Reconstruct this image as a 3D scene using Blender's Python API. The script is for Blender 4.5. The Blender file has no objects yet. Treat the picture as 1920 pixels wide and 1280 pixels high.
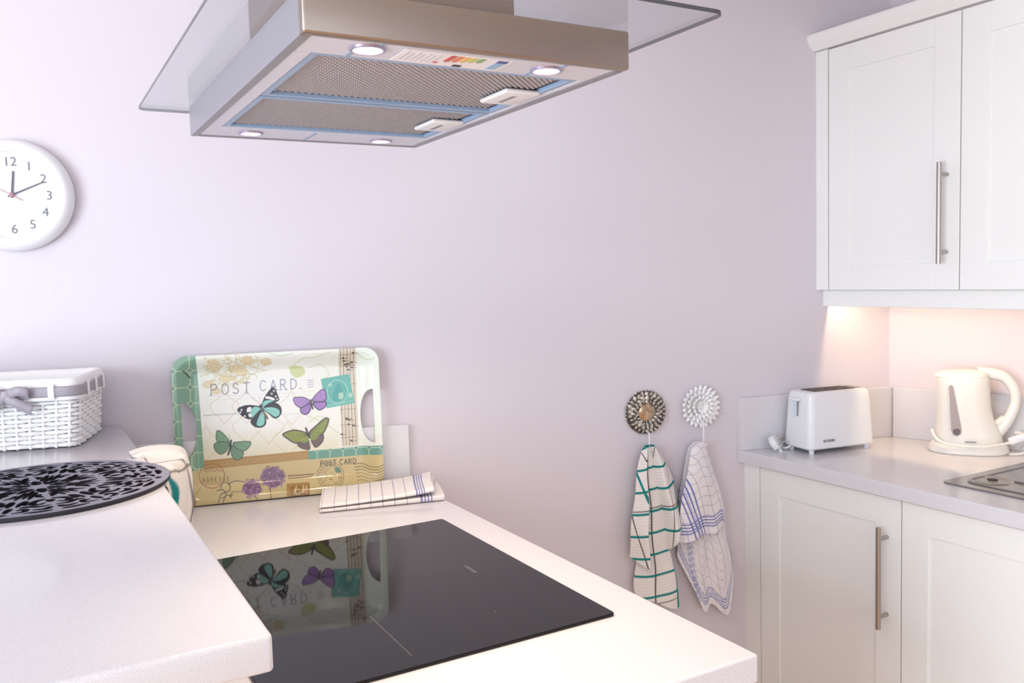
import bpy, bmesh, math, random
import numpy as np
from mathutils import Vector, Matrix
random.seed(7)
rng = np.random.default_rng(7)
S = bpy.context.scene
COL = S.collection

# ------------------------------------------------------------------ camera, world, light, exposure
YAW, PITCH, ROLL, FPX = 0.5162, 0.0753, -0.0289, 1602.9
cam_d = bpy.data.cameras.new('camera'); cam = bpy.data.objects.new('camera', cam_d); COL.objects.link(cam)
fw = Vector((math.sin(YAW)*math.cos(PITCH), math.cos(YAW)*math.cos(PITCH), -math.sin(PITCH)))
r0 = Vector((math.cos(YAW), -math.sin(YAW), 0)); u0 = r0.cross(fw)
rr = r0*math.cos(ROLL)+u0*math.sin(ROLL); uu = u0*math.cos(ROLL)-r0*math.sin(ROLL)
m = Matrix((rr, uu, -fw)).transposed().to_4x4(); m.translation = Vector((-2.1735, -1.6105, 1.4032))
cam.matrix_world = m
cam_d.sensor_width = 36; cam_d.lens = FPX/1920*36; cam_d.clip_start = 0.02
S.camera = cam
w = bpy.data.worlds.new('daylight'); S.world = w; w.use_nodes = True
bg = w.node_tree.nodes['Background']; bg.inputs[0].default_value = (0.86, 0.92, 1.0, 1); bg.inputs[1].default_value = 0.6

def area(name, loc, rot, sx, sy, watts, col):
    l = bpy.data.lights.new(name, 'AREA'); l.shape = 'RECTANGLE'; l.size = sx; l.size_y = sy; l.energy = watts; l.color = col
    o = bpy.data.objects.new(name, l); COL.objects.link(o); o.location = loc; o.rotation_euler = rot
    return o
# daylight entering by the two windows of the room
area('window_daylight_left', (-4.51, -1.65, 1.22), (0, math.radians(-90), 0), 1.75, 1.9, 59, (0.77, 0.885, 1.0))
area('window_daylight_rear', (-2.75, -4.42, 1.45), (math.radians(90), 0, 0), 2.6, 1.5, 13, (0.78, 0.89, 1.0))
S.view_settings.view_transform = 'Standard'; S.view_settings.look = 'None'
S.view_settings.exposure = 0.95; S.view_settings.gamma = 1.0; S.view_settings.use_curve_mapping = False

# ------------------------------------------------------------------ helpers
PHI, PSI = -0.2242, -0.2549
DW = Vector((math.cos(PHI), math.sin(PHI), 0)); NW = Vector((math.sin(PHI), -math.cos(PHI), 0))
def WP(t, off, z): return DW*t + NW*off + Vector((0, 0, z))
def wy(x, off=0.0): return x*math.tan(PHI) - off/math.cos(PHI)
def rx(y, off=0.0): return y*math.tan(PSI) - off/math.cos(PSI)
ZW, ZB = 0.91, 1.102

def lin(c):
    c = c/255.0
    return c/12.92 if c <= 0.04045 else ((c+0.055)/1.055)**2.4
def rgb(r, g, b): return (lin(r), lin(g), lin(b), 1.0)
MATS = {}
def mat(name, col, rough=0.5, metal=0.0, spec=0.5, emit=None, strength=0, coat=0.0, bump=None, speck=None, brushed=None):
    if name in MATS: return MATS[name]
    M = bpy.data.materials.new(name); M.use_nodes = True; nt = M.node_tree; P = nt.nodes['Principled BSDF']
    P.inputs['Base Color'].default_value = col; P.inputs['Roughness'].default_value = rough; P.inputs['Metallic'].default_value = metal
    P.inputs['Specular IOR Level'].default_value = spec; P.inputs['Coat Weight'].default_value = coat
    if emit: P.inputs['Emission Color'].default_value = emit; P.inputs['Emission Strength'].default_value = strength
    tc = nt.nodes.new('ShaderNodeTexCoord')
    if bump:
        n = nt.nodes.new('ShaderNodeTexNoise'); n.inputs['Scale'].default_value = bump[0]; n.inputs['Detail'].default_value = 4
        b = nt.nodes.new('ShaderNodeBump'); b.inputs['Strength'].default_value = bump[1]; b.inputs['Distance'].default_value = 0.002
        nt.links.new(tc.outputs['Object'], n.inputs['Vector']); nt.links.new(n.outputs['Fac'], b.inputs['Height']); nt.links.new(b.outputs['Normal'], P.inputs['Normal'])
    if speck:   # (scale, colour, amount)
        n = nt.nodes.new('ShaderNodeTexNoise'); n.inputs['Scale'].default_value = speck[0]; n.inputs['Detail'].default_value = 2
        r = nt.nodes.new('ShaderNodeValToRGB'); r.color_ramp.elements[0].position = 0.40; r.color_ramp.elements[1].position = 0.60
        r.color_ramp.elements[0].color = speck[1]; r.color_ramp.elements[1].color = col
        nt.links.new(tc.outputs['Object'], n.inputs['Vector']); nt.links.new(n.outputs['Fac'], r.inputs['Fac']); nt.links.new(r.outputs['Color'], P.inputs['Base Color'])
    if brushed:  # stretch axis scale vector
        mp = nt.nodes.new('ShaderNodeMapping'); mp.inputs['Scale'].default_value = brushed
        n = nt.nodes.new('ShaderNodeTexNoise'); n.inputs['Scale'].default_value = 1.0; n.inputs['Detail'].default_value = 3
        b = nt.nodes.new('ShaderNodeBump'); b.inputs['Strength'].default_value = 0.06; b.inputs['Distance'].default_value = 0.001
        nt.links.new(tc.outputs['Object'], mp.inputs['Vector']); nt.links.new(mp.outputs['Vector'], n.inputs['Vector'])
        nt.links.new(n.outputs['Fac'], b.inputs['Height']); nt.links.new(b.outputs['Normal'], P.inputs['Normal'])
    MATS[name] = M; return M
def attr_mat(name, rough=0.5, spec=0.5, coat=0.0, bump=None):
    M = mat(name, (1, 1, 1, 1), rough, 0, spec, coat=coat, bump=bump); nt = M.node_tree
    a = nt.nodes.new('ShaderNodeAttribute'); a.attribute_name = 'print'
    nt.links.new(a.outputs['Color'], nt.nodes['Principled BSDF'].inputs['Base Color']); return M
def glass_mat(name, tint, gloss=1.0):
    M = bpy.data.materials.new(name); M.use_nodes = True; nt = M.node_tree; nt.nodes.clear()
    o = nt.nodes.new('ShaderNodeOutputMaterial'); mx = nt.nodes.new('ShaderNodeMixShader'); t = nt.nodes.new('ShaderNodeBsdfTransparent')
    g = nt.nodes.new('ShaderNodeBsdfGlossy'); lw = nt.nodes.new('ShaderNodeLayerWeight'); lw.inputs['Blend'].default_value = 0.5
    pw = nt.nodes.new('ShaderNodeMath'); pw.operation = 'POWER'; pw.inputs[1].default_value = 5.0
    f = nt.nodes.new('ShaderNodeMath'); f.operation = 'MULTIPLY_ADD'; f.inputs[1].default_value = 0.8*gloss; f.inputs[2].default_value = 0.035
    nt.links.new(lw.outputs['Facing'], pw.inputs[0]); nt.links.new(pw.outputs[0], f.inputs[0])
    t.inputs['Color'].default_value = tint; g.inputs['Roughness'].default_value = 0.02
    nt.links.new(f.outputs[0], mx.inputs[0]); nt.links.new(t.outputs[0], mx.inputs[1]); nt.links.new(g.outputs[0], mx.inputs[2]); nt.links.new(mx.outputs[0], o.inputs[0])
    MATS[name] = M; return M

WALL = mat('lilac_paint', rgb(222, 214, 221), 0.75, spec=0.3, bump=(180, 0.05))
CEIL = mat('ceiling_paint', rgb(238, 236, 236), 0.8)
FLOOR = mat('oak_floor', rgb(214, 164, 112), 0.45)
QUARTZ = mat('white_quartz', rgb(231, 228, 231), 0.16, spec=0.5, speck=(900, rgb(217, 214, 218), 1))
CAB = mat('cream_cabinet_paint', rgb(246, 246, 243), 0.38)
CARC = mat('cabinet_carcass', rgb(225, 222, 216), 0.5)
STEEL = mat('brushed_steel', rgb(172, 160, 150), 0.42, 1.0, brushed=(6, 6, 900))
HANDLE = mat('satin_nickel', rgb(178, 172, 166), 0.32, 1.0)
PAINTM = mat('grey_lacquered_metal', rgb(152, 149, 156), 0.38, 0.4)
BLUEF = mat('blue_protective_film', rgb(150, 176, 208), 0.35)
DARKM = mat('dark_gap', rgb(60, 56, 58), 0.7)
FILT = mat('filter_backing', rgb(84, 78, 78), 0.6, 0.2)
FILTD = mat('filter_aluminium', rgb(186, 182, 186), 0.45, 0.5)
WPLAS = mat('white_plastic', rgb(240, 240, 242), 0.28)
CREAM = mat('cream_plastic', rgb(240, 236, 229), 0.25)
BLACKG = mat('black_ceramic_glass', rgb(22, 20, 22), 0.035, spec=0.27)
BLACK = mat('black_print', rgb(45, 45, 50), 0.6)
GREYP = mat('grey_print', rgb(150, 146, 148), 0.5)
RUBBER = mat('black_rubber', rgb(42, 40, 46), 0.7)
FLOCK = mat('grey_flock', rgb(150, 150, 164), 0.95, bump=(900, 0.6), speck=(700, rgb(118, 118, 132), 1))
WICK = mat('white_wicker', rgb(243, 241, 240), 0.5)
LINEN = mat('white_linen', rgb(246, 243, 242), 0.9, bump=(300, 0.25))
RIBBON = mat('grey_satin_ribbon', rgb(164, 156, 164), 0.42)
STAINL = mat('stainless_sink', rgb(158, 156, 155), 0.24, 1.0)
SILVER = mat('antique_silver', rgb(206, 200, 190), 0.30, 0.7)
GLASS = glass_mat('hood_glass', (0.93, 0.95, 0.955, 1))
PANE = glass_mat('window_pane_glass', (0.98, 0.98, 0.98, 1))
GEDGE = glass_mat('glass_edge', (0.22, 0.24, 0.23, 1))

def tag(o, label=None, cat=None, group=None, kind=None):
    if label: o['label'] = label
    if cat: o['category'] = cat
    if group: o['group'] = group
    if kind: o['kind'] = kind
    return o
def thing(name, label, cat, loc=(0, 0, 0), rotz=0.0, group=None):
    o = bpy.data.objects.new(name, None); COL.objects.link(o); o.empty_display_size = 0.05
    o.location = loc; o.rotation_euler = (0, 0, rotz); return tag(o, label, cat, group)
def link_mesh(name, me, material, parent=None, smooth=False):
    o = bpy.data.objects.new(name, me); COL.objects.link(o)
    if material is not None and not me.materials:
        for mm in (material if isinstance(material, (list, tuple)) else [material]): me.materials.append(mm)
    if parent is not None: o.parent = parent
    if smooth:
        me.polygons.foreach_set('use_smooth', [True]*len(me.polygons))
        try: me.set_sharp_from_angle(angle=math.radians(smooth if smooth is not True else 40))
        except Exception: pass
    return o
def mk(name, bm, material, parent=None, smooth=False):
    bmesh.ops.recalc_face_normals(bm, faces=bm.faces[:])
    me = bpy.data.meshes.new(name); bm.to_mesh(me); bm.free()
    return link_mesh(name, me, material, parent, smooth)
def NB(): return bmesh.new()
def bevel(bm, geom_edges, w, seg=2):
    if w > 0: bmesh.ops.bevel(bm, geom=list(geom_edges), offset=w, offset_type='OFFSET', segments=seg, profile=0.5, affect='EDGES', clamp_overlap=True)
def box(bm, x0, x1, y0, y1, z0, z1, bv=0.0, seg=2, M=None):
    b = bmesh.new(); bmesh.ops.create_cube(b, size=1)
    for v in b.verts: v.co = Vector(((x0+x1)/2+v.co.x*(x1-x0), (y0+y1)/2+v.co.y*(y1-y0), (z0+z1)/2+v.co.z*(z1-z0)))
    if bv: bevel(b, b.edges[:], bv, seg)
    join(bm, b, M); return bm
def join(bm, b, M=None):
    if M is not None: b.transform(M)
    me = bpy.data.meshes.new('tmp'); b.to_mesh(me); b.free(); bm.from_mesh(me); bpy.data.meshes.remove(me)
def prism(bm, poly, z0, z1, bv=0.0, seg=2, M=None, vert_bv=None):
    b = bmesh.new(); n = len(poly)
    lo = [b.verts.new((p[0], p[1], z0)) for p in poly]; hi = [b.verts.new((p[0], p[1], z1)) for p in poly]
    b.faces.new(lo[::-1]); b.faces.new(hi)
    for i in range(n): b.faces.new((lo[i], lo[(i+1) % n], hi[(i+1) % n], hi[i]))
    bmesh.ops.recalc_face_normals(b, faces=b.faces[:])
    if bv: bevel(b, b.edges[:], bv, seg)
    join(bm, b, M); return bm
def rrect(x0, x1, y0, y1, r, n=5):
    P = []
    for cx, cy, a0 in ((x1-r, y1-r, 0), (x0+r, y1-r, 90), (x0+r, y0+r, 180), (x1-r, y0+r, 270)):
        for k in range(n+1):
            a = math.radians(a0+90*k/n); P.append((cx+r*math.cos(a), cy+r*math.sin(a)))
    return P
def lathe(bm, prof, n=32, M=None, sx=1.0, sy=1.0, cap=True):
    b = bmesh.new(); rings = []
    for r, z in prof:
        if r < 1e-6: rings.append([b.verts.new((0, 0, z))])
        else: rings.append([b.verts.new((r*math.cos(2*math.pi*k/n)*sx, r*math.sin(2*math.pi*k/n)*sy, z)) for k in range(n)])
    for A, B in zip(rings, rings[1:]):
        for k in range(n):
            a0, a1 = A[k % len(A)], A[(k+1) % n if len(A) > 1 else 0]; b0, b1 = B[k % len(B)], B[(k+1) % n if len(B) > 1 else 0]
            vs = []
            for v in (a0, a1, b1, b0):
                if v not in vs: vs.append(v)
            if len(vs) > 2: b.faces.new(vs)
    if cap:
        for R in (rings[0], rings[-1]):
            if len(R) > 2: b.faces.new(R)
    join(bm, b, M); return bm
def tube(bm, pts, r, n=8, closed=False, M=None, flat=None):
    pts = [Vector(p) for p in pts]; b = bmesh.new(); N = len(pts); rings = []; prev = None
    for i, p in enumerate(pts):
        if closed: t = pts[(i+1) % N]-pts[i-1]
        else: t = pts[min(i+1, N-1)]-pts[max(i-1, 0)]
        t.normalize()
        if prev is None:
            a = Vector((0, 0, 1)) if abs(t.z) < 0.9 else Vector((1, 0, 0))
        else: a = prev
        s = a-t*a.dot(t); s.normalize(); q = t.cross(s); prev = s
        ri = r[i] if isinstance(r, (list, tuple)) else r
        fl = flat or 1.0
        rings.append([b.verts.new(p+s*(math.cos(2*math.pi*k/n)*ri)+q*(math.sin(2*math.pi*k/n)*ri*fl)) for k in range(n)])
    for i in range(N if closed else N-1):
        A, B = rings[i], rings[(i+1) % N]
        for k in range(n): b.faces.new((A[k], A[(k+1) % n], B[(k+1) % n], B[k]))
    if not closed: b.faces.new(rings[0][::-1]); b.faces.new(rings[-1])
    join(bm, b, M); return bm
def cr(pts, n=8, closed=False):      # Catmull-Rom through points
    P = [Vector(p) for p in pts]; out = []; N = len(P)
    for i in range(N if closed else N-1):
        p0, p1, p2, p3 = (P[(i-1) % N] if closed or i > 0 else P[0]), P[i], P[(i+1) % N], (P[(i+2) % N] if closed or i+2 < N else P[-1])
        for k in range(n):
            t = k/n; out.append(0.5*((2*p1)+(p2-p0)*t+(2*p0-5*p1+4*p2-p3)*t*t+(3*p1-p0-3*p2+p3)*t**3))
    if not closed: out.append(P[-1])
    return out
def text_mesh(body, size, extr=0.0002, align='CENTER'):
    cu = bpy.data.curves.new('txt', 'FONT'); cu.body = body; cu.size = size; cu.extrude = extr; cu.align_x = align; cu.align_y = 'CENTER'; cu.resolution_u = 4
    o = bpy.data.objects.new('txt', cu); COL.objects.link(o)
    me = bpy.data.meshes.new_from_object(o.evaluated_get(bpy.context.evaluated_depsgraph_get()))
    bpy.data.objects.remove(o); bpy.data.curves.remove(cu); return me
def poly_fill(loops, extr):
    cu = bpy.data.curves.new('fill', 'CURVE'); cu.dimensions = '2D'; cu.fill_mode = 'BOTH'; cu.extrude = extr
    for L in loops:
        sp = cu.splines.new('POLY'); sp.points.add(len(L)-1); sp.use_cyclic_u = True
        for q, p in zip(sp.points, L): q.co = (p[0], p[1], 0, 1)
    o = bpy.data.objects.new('fill', cu); COL.objects.link(o)
    me = bpy.data.meshes.new_from_object(o.evaluated_get(bpy.context.evaluated_depsgraph_get()))
    bpy.data.objects.remove(o); bpy.data.curves.remove(cu); return me
def grid_mesh(name, P, colors, keep=None, wrap=False):
    """P: (nv, nu, 3) vertex grid; colors (nv, nu, 3) sRGB 0-255; keep: mask on faces"""
    nv, nu = P.shape[:2]; idx = np.arange(nv*nu).reshape(nv, nu)
    F = np.stack([idx[:-1, :-1], idx[:-1, 1:], idx[1:, 1:], idx[1:, :-1]], -1).reshape(-1, 4)
    if keep is not None: F = F[keep.reshape(-1)]
    used = np.zeros(nv*nu, bool); used[F] = True; remap = np.cumsum(used)-1
    V = P.reshape(-1, 3)[used]; F = remap[F]
    me = bpy.data.meshes.new(name); me.vertices.add(len(V)); me.vertices.foreach_set('co', V.astype(np.float32).ravel())
    me.loops.add(F.size); me.loops.foreach_set('vertex_index', F.astype(np.int32).ravel())
    me.polygons.add(len(F)); me.polygons.foreach_set('loop_start', np.arange(0, F.size, 4, dtype=np.int32))
    me.polygons.foreach_set('use_smooth', np.ones(len(F), bool)); me.update(calc_edges=True)
    if colors is not None:
        c = np.clip(colors.reshape(-1, 3)[used]/255.0, 0, 1); c = np.where(c <= 0.04045, c/12.92, ((c+0.055)/1.055)**2.4)
        a = me.color_attributes.new('print', 'FLOAT_COLOR', 'POINT'); a.data.foreach_set('color', np.c_[c, np.ones(len(c))].astype(np.float32).ravel())
    me.validate(); return me
def solid(o, t, off=-1):
    s = o.modifiers.new('thickness', 'SOLIDIFY'); s.thickness = t; s.offset = off; return o

# ------------------------------------------------------------------ the setting
def struct(name, bm, material, label=None):
    return tag(mk(name, bm, material), label, None, None, 'structure')
HZ = 2.42
XL, YR = -4.6, -4.5
cl = (XL, wy(XL)); rc = (rx(YR), YR)
b = NB(); prism(b, [(XL-.15, wy(XL-.15)), (0.0, 0.0), (0.15, .16), (XL-.15, wy(XL-.15)+.18)], 0, HZ); struct('wall_back', b, WALL, 'pale lilac kitchen wall behind the hob, with the clock')
b = NB(); prism(b, [(0, 0), rc, (rc[0]+.15, YR), (.15, .16)], 0, HZ); struct('wall_right', b, WALL, 'pale lilac wall behind the kettle and wall cupboards')
b = NB(); prism(b, [(XL-.15, YR-.15), (rc[0]+.15, YR-.15), (.15, .16), (XL-.15, wy(XL-.15)+.18)], -0.1, 0); struct('floor', b, FLOOR, 'wooden kitchen floor')
b = NB(); prism(b, [(XL-.15, YR-.15), (rc[0]+.15, YR-.15), (.15, .16), (XL-.15, wy(XL-.15)+.18)], HZ, HZ+.1); struct('ceiling', b, CEIL, 'white kitchen ceiling')
def holed_wall(name, axis, c, a0, a1, h0, h1, z0, z1):
    b = NB()
    for (p, q, zz0, zz1) in ((a0, h0, 0, HZ), (h1, a1, 0, HZ), (h0, h1, 0, z0), (h0, h1, z1, HZ)):
        if axis == 'x': box(b, c-.15, c, p, q, zz0, zz1)
        else: box(b, p, q, c-.15, c, zz0, zz1)
    struct(name, b, WALL)
holed_wall('wall_left', 'x', XL, YR, wy(XL), -2.65, -.65, .30, 2.15)
holed_wall('wall_rear', 'y', YR, XL, rc[0], -4.10, -1.40, .65, 2.25)
for n, axis, c, h0, h1, wz0, wz1 in (('window_1', 'x', XL-.07, -2.65, -.65, .30, 2.15), ('window_2', 'y', YR-.07, -4.10, -1.40, .65, 2.25)):
    b = NB(); t = .06
    segs = [(h0, h1, wz0, wz0+t), (h0, h1, wz1-t, wz1), (h0, h0+t, wz0, wz1), (h1-t, h1, wz0, wz1), ((h0+h1)/2-.04, (h0+h1)/2+.04, wz0, wz1)]
    for p, q, z0, z1 in segs:
        if axis == 'x': box(b, c-.03, c+.03, p, q, z0, z1)
        else: box(b, p, q, c-.03, c+.03, z0, z1)
    o = struct(n, b, WPLAS)
    b = NB()
    if axis == 'x': box(b, c-.004, c+.004, h0+t, h1-t, wz0+t, wz1-t)
    else: box(b, h0+t, h1-t, c-.004, c+.004, wz0+t, wz1-t)
    mk('pane', b, PANE, o)

# ------------------------------------------------------------------ worktops
YE = -1.95
b = NB(); prism(b, [(-.492, wy(-.492)), (-.492, YE), (rx(YE), YE), (0, 0)], ZW-.034, ZW, 0.0025)
tag(mk('worktop', b, QUARTZ), 'white speckled quartz worktop carrying the toaster and kettle', 'worktop')
UT, UZ = .018, 1.0546
b = NB(); prism(b, [(-.490, wy(-.490)), (0, 0), (rx(-.0185), -.0185), (-.490, wy(-.490, UT))], ZW, UZ, 0.0015)
tag(mk('upstand', b, QUARTZ), 'short quartz upstand behind the white toaster', 'upstand')
b = NB(); prism(b, [(rx(-.022, 0), -.022), (rx(YE), YE), (rx(YE, UT), YE), (rx(-.022, UT), -.022)], ZW, UZ, 0.0015)
tag(mk('upstand', b, QUARTZ), 'quartz upstand on the wall behind the cream kettle', 'upstand')

XPR, YP = -1.381, -.833
b = NB(); prism(b, [(-2.13, wy(-2.13)), (-2.13, YP), (XPR, YP), (XPR, wy(XPR))], ZW-.038, ZW, 0.003)
tag(mk('worktop', b, QUARTZ), 'white quartz peninsula worktop holding the black hob', 'worktop')
b = NB(); prism(b, [(-2.022, wy(-2.022)), (XPR-.004, wy(XPR-.004)), (XPR-.004, wy(XPR-.004, UT)), (-2.022, wy(-2.022, UT))], ZW, UZ, 0.0015)
tag(mk('upstand', b, QUARTZ), 'quartz upstand behind the butterfly tray', 'upstand')
XB, YB = -2.005, -.880
b = NB(); prism(b, [(-2.62, wy(-2.62)), (-2.62, YB), (XB, YB), (XB, wy(XB))], ZB-.0345, ZB, 0.0045, 3)
tag(mk('breakfast_bar_top', b, QUARTZ, smooth=True), 'raised white quartz breakfast bar top under the basket and dark mat', 'bar top')
t = thing('bar_support', 'low white stud wall carrying the raised breakfast bar', 'partition', (0, 0, 0))
b = NB(); prism(b, [(-2.30, wy(-2.30)), (-2.30, -.80), (-2.135, -.80), (-2.135, wy(-2.135))], 0, ZB-.0345); mk('stud_panel', b, CAB, t)
b = NB(); prism(b, [(-2.135, wy(-2.135)), (-2.135, -.80), (-2.115, -.80), (-2.115, wy(-2.115))], ZW, ZB-.0345); mk('facing_board', b, CAB, t)

# ------------------------------------------------------------------ cabinet doors
def shaker(parent, x, y0, y1, z0, z1, fr, handle_y=None, hz=(0, 0), th=.020):
    """door facing -X, front at x; y0 > y1"""
    b = NB(); e = .0012
    box(b, x, x+th, y1, y1+fr, z0, z1, e); box(b, x, x+th, y0-fr, y0, z0, z1, e)
    box(b, x, x+th, y1+fr, y0-fr, z0, z0+fr, e); box(b, x, x+th, y1+fr, y0-fr, z1-fr, z1, e)
    d = mk('door', b, CAB, parent)
    b = NB(); box(b, x+.0045, x+th-.002, y1+fr-.001, y0-fr+.001, z0+fr-.001, z1-fr+.001); mk('panel', b, CAB, d)
    if handle_y is not None:
        h = NB(); hx = x-.032
        tube(h, [(hx, handle_y, hz[0]), (hx, handle_y, hz[1])], .006, 14)
        for zz in (hz[0]+.028, hz[1]-.028): tube(h, [(hx, handle_y, zz), (x+.001, handle_y, zz)], .0048, 10)
        tag(mk('handle', h, HANDLE, d, smooth=True), 'satin steel bar handle')
    return d
# wall cupboards
XC, C0, C1 = -.243, 1.342, 1.995
ys = [.012, -.368, -.748, -1.128, -1.508]
labels = ['white shaker wall cupboard nearest the lilac corner, above the toaster', 'white shaker wall cupboard cut by the right picture edge, above the kettle',
          'third white wall cupboard, next along from the one above the kettle', 'last white wall cupboard of the row, farthest from the corner']
for i in range(4):
    y0, y1 = ys[i], ys[i+1]
    t = thing('wall_cabinet', labels[i], 'wall cabinet', (0, 0, 0), 0, 'white wall cupboards')
    b = NB(); prism(b, [(XC+.022, y0-.0005), (XC+.022, y1+.0005), (rx(y1)-.001, y1+.0005), (rx(y0)-.001 if i else -.012, y0-.0005)], C0, C1); mk('body', b, CARC, t)
    hy = y1+.032
    shaker(t, XC, y0-.0015, y1+.0015, C0, C1-.004, .066, hy, (1.405, 1.645))
b = NB(); prism(b, [(XC+.001, wy(XC+.001)), (XC+.001, .0145), (XC+.021, .0145), (XC+.021, wy(XC+.021))], C0, C1-.001, 0.001)
tag(mk('filler_strip', b, CAB), 'narrow white filler strip between the wall and the upper cupboard door', 'filler')
# cornice: ogee profile swept along the run, mitred to the wall
prof = [(-.250, 1.9955), (-.252, 2.000), (-.262, 2.010), (-.268, 2.022), (-.270, 2.030), (-.268, 2.037), (-.262, 2.041), (-.235, 2.042), (-.235, 1.9955)]
b = NB(); A = [b.verts.new((x, wy(x), z)) for x, z in prof]; B = [b.verts.new((x, -1.53, z)) for x, z in prof]
b.faces.new(A); b.faces.new(B[::-1])
for i in range(len(prof)): b.faces.new((A[i], A[(i+1) % len(prof)], B[(i+1) % len(prof)], B[i]))
tag(mk('cornice', b, CAB, smooth=35), 'white moulded cornice along the top of the wall cupboards', 'cornice')
b = NB(); prism(b, [(XC+.022, wy(XC+.022)), (XC+.022, -1.508), (XC+.040, -1.508), (XC+.040, wy(XC+.040))], 1.296, 1.3415, 0.002)
tag(mk('light_pelmet', b, CAB), 'white light pelmet under the wall cupboards', 'pelmet')
WARM = (1.0, .74, .47)
t = thing('under_cabinet_light', 'slim warm lamp hidden under the wall cupboards behind the pelmet', 'lamp', (0, 0, 0))
b = NB(); box(b, -.2015, -.186, -.70, .030, 1.3375, 1.3413, .001); mk('housing', b, WPLAS, t)
b = NB(); box(b, -.2005, -.190, -.69, .026, 1.3355, 1.3375); mk('diffuser', b, mat('warm_lamp', (1, .8, .55, 1), .5, emit=(1, .74, .46, 1), strength=3), t)
l = area('under_cabinet_glow', (-.1975, -.333, 1.3345), (0, 0, 0), .005, .70, .52, WARM); l.parent = t

# base units
XF = -.472
yb = [.049, -.383, -.815, -1.247, -1.679]
lab = ['white shaker base cupboard nearest the hanging tea towels', 'white shaker base cupboard under the steel sink, cut by the picture edge',
       'third white base cupboard from the lilac wall', 'last white base cupboard, farthest from the lilac wall']
for i in range(4):
    y0, y1 = yb[i], yb[i+1]
    t = thing('base_cabinet', lab[i], 'base cabinet', (0, 0, 0), 0, 'white base cupboards')
    b = NB(); prism(b, [(XF+.022, y0-.0005), (XF+.022, y1+.0005), (rx(y1)-.001, y1+.0005), ((rx(y0)-.001) if i else -.24, y0-.0005)], .12, ZW-.0345); mk('body', b, CARC, t)
    b = NB(); box(b, XF+.05, XF+.065, y1+.0005, y0-.0005, 0, .12); mk('plinth', b, CAB, t)
    hy = y1+.036
    shaker(t, XF, y0-.0015, y1+.0015, .125, ZW-.040, .066, hy, (.566, .806))
b = NB(); prism(b, [(XF+.001, wy(XF+.001)), (XF+.001, .0505), (XF+.021, .0505), (XF+.021, wy(XF+.021))], .12, ZW-.0355, 0.001)
tag(mk('filler_strip', b, CAB), 'narrow white filler strip between the wall and the lower cupboard door', 'filler')
t = thing('peninsula_cabinet', 'white base unit hidden under the peninsula worktop', 'base cabinet', (0, 0, 0))
b = NB(); prism(b, [(-2.10, wy(-2.10)), (-2.10, -.78), (-1.43, -.78), (-1.43, wy(-1.43))], .12, ZW-.0385); mk('body', b, CARC, t)
b = NB(); box(b, -2.05, -1.48, -.74, .25, 0, .12); mk('plinth', b, CAB, t)
b = NB(); box(b, -2.115, -1.415, -.80, -.7805, 0.001, ZW-.0385, .001); mk('end_panel', b, CAB, t)

# ------------------------------------------------------------------ sink
t = thing('sink_drainer', 'stainless steel sink drainer set into the right-hand worktop', 'sink', (0, 0, ZW))
SX0, SX1, SY0, SY1 = -.394, -.025, -.427, -1.28
b = NB(); prism(b, rrect(SX0, SX1, SY1, SY0, .014), 0, .004, .0012); mk('deck', b, STAINL, t)
b = NB()
pts = [(p[0], p[1], .0045) for p in rrect(SX0+.03, SX1-.03, SY1+.03, SY0-.03, .035, 6)]
tube(b, pts, .0022, 6, True); mk('raised_rim', b, STAINL, t, True)
for k in range(6):
    b = NB(); x = SX0+.115+k*.042
    tube(b, [(x, SY0-.10, .0035), (x, SY0-.115, .0045), (x, SY0-.40, .0045), (x, SY0-.415, .0035)], .0035, 6, flat=.6); mk('drainer_rib', b, STAINL, t, True)
b = NB(); lathe(b, [(.046, .004), (.044, .0056), (.038, .0056), (.034, .0042), (0, .0042)], 32, Matrix.Translation((-.305, -.487, 0))); mk('strainer_ring', b, STAINL, t, True)
b = NB(); lathe(b, [(.011, .0043), (.011, .0052), (0, .0052)], 20, Matrix.Translation((-.296, -.487, 0))); mk('overflow_hole', b, DARKM, t)

# ------------------------------------------------------------------ hob
t = thing('induction_hob', 'black ceramic glass hob set into the peninsula worktop', 'hob', (0, 0, ZW))
b = NB(); prism(b, rrect(-1.957, -1.459, -.632, -.042, .006, 4), 0.0002, .005, .001); mk('glass_top', b, BLACKG, t)
HM = mat('hob_marking', rgb(78, 75, 80), .4)
for x0, x1, y0, y1, nm in ((-1.765, -1.7632, -.60, -.445, 'zone_line'), (-1.553, -1.5465, -.368, -.326, 'brand_mark'), (-1.603, -1.600, -.532, -.529, 'sensor_dot')):
    b = NB(); box(b, x0, x1, y0, y1, .0050, .0052); mk(nm, b, HM, t)

# ------------------------------------------------------------------ cooker hood
GZ = 1.613; HT = 1.652
hx0, hx1, hy0, hy1 = -1.957, -1.615, -.890, -.333
t = thing('cooker_hood', 'stainless steel cooker hood with a glass canopy above the hob', 'cooker hood', (0, 0, 0))
b = NB(); box(b, hx0, hx1, hy0, hy0+.012, GZ, HT, .0025, 3); tag(mk('front_fascia', b, STEEL, t, True), 'brushed steel front band')
b = NB(); box(b, hx0, hx0+.010, hy0+.0125, hy1, GZ, HT, .001); mk('side_panel', b, PAINTM, t)
b = NB(); box(b, hx1-.010, hx1, hy0+.0125, hy1, GZ, HT, .001); mk('side_panel', b, PAINTM, t)
b = NB(); box(b, hx0+.0105, hx1-.0105, hy1-.010, hy1, GZ, HT, .001); mk('back_panel', b, PAINTM, t)
UND = mat('light_grey_enamel', rgb(220, 222, 236), 0.35)
b = NB(); box(b, hx0+.0105, hx1-.0105, hy0+.0125, -.824, GZ+.001, GZ+.010, .001); p_front = mk('lamp_panel', b, UND, t)
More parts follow.
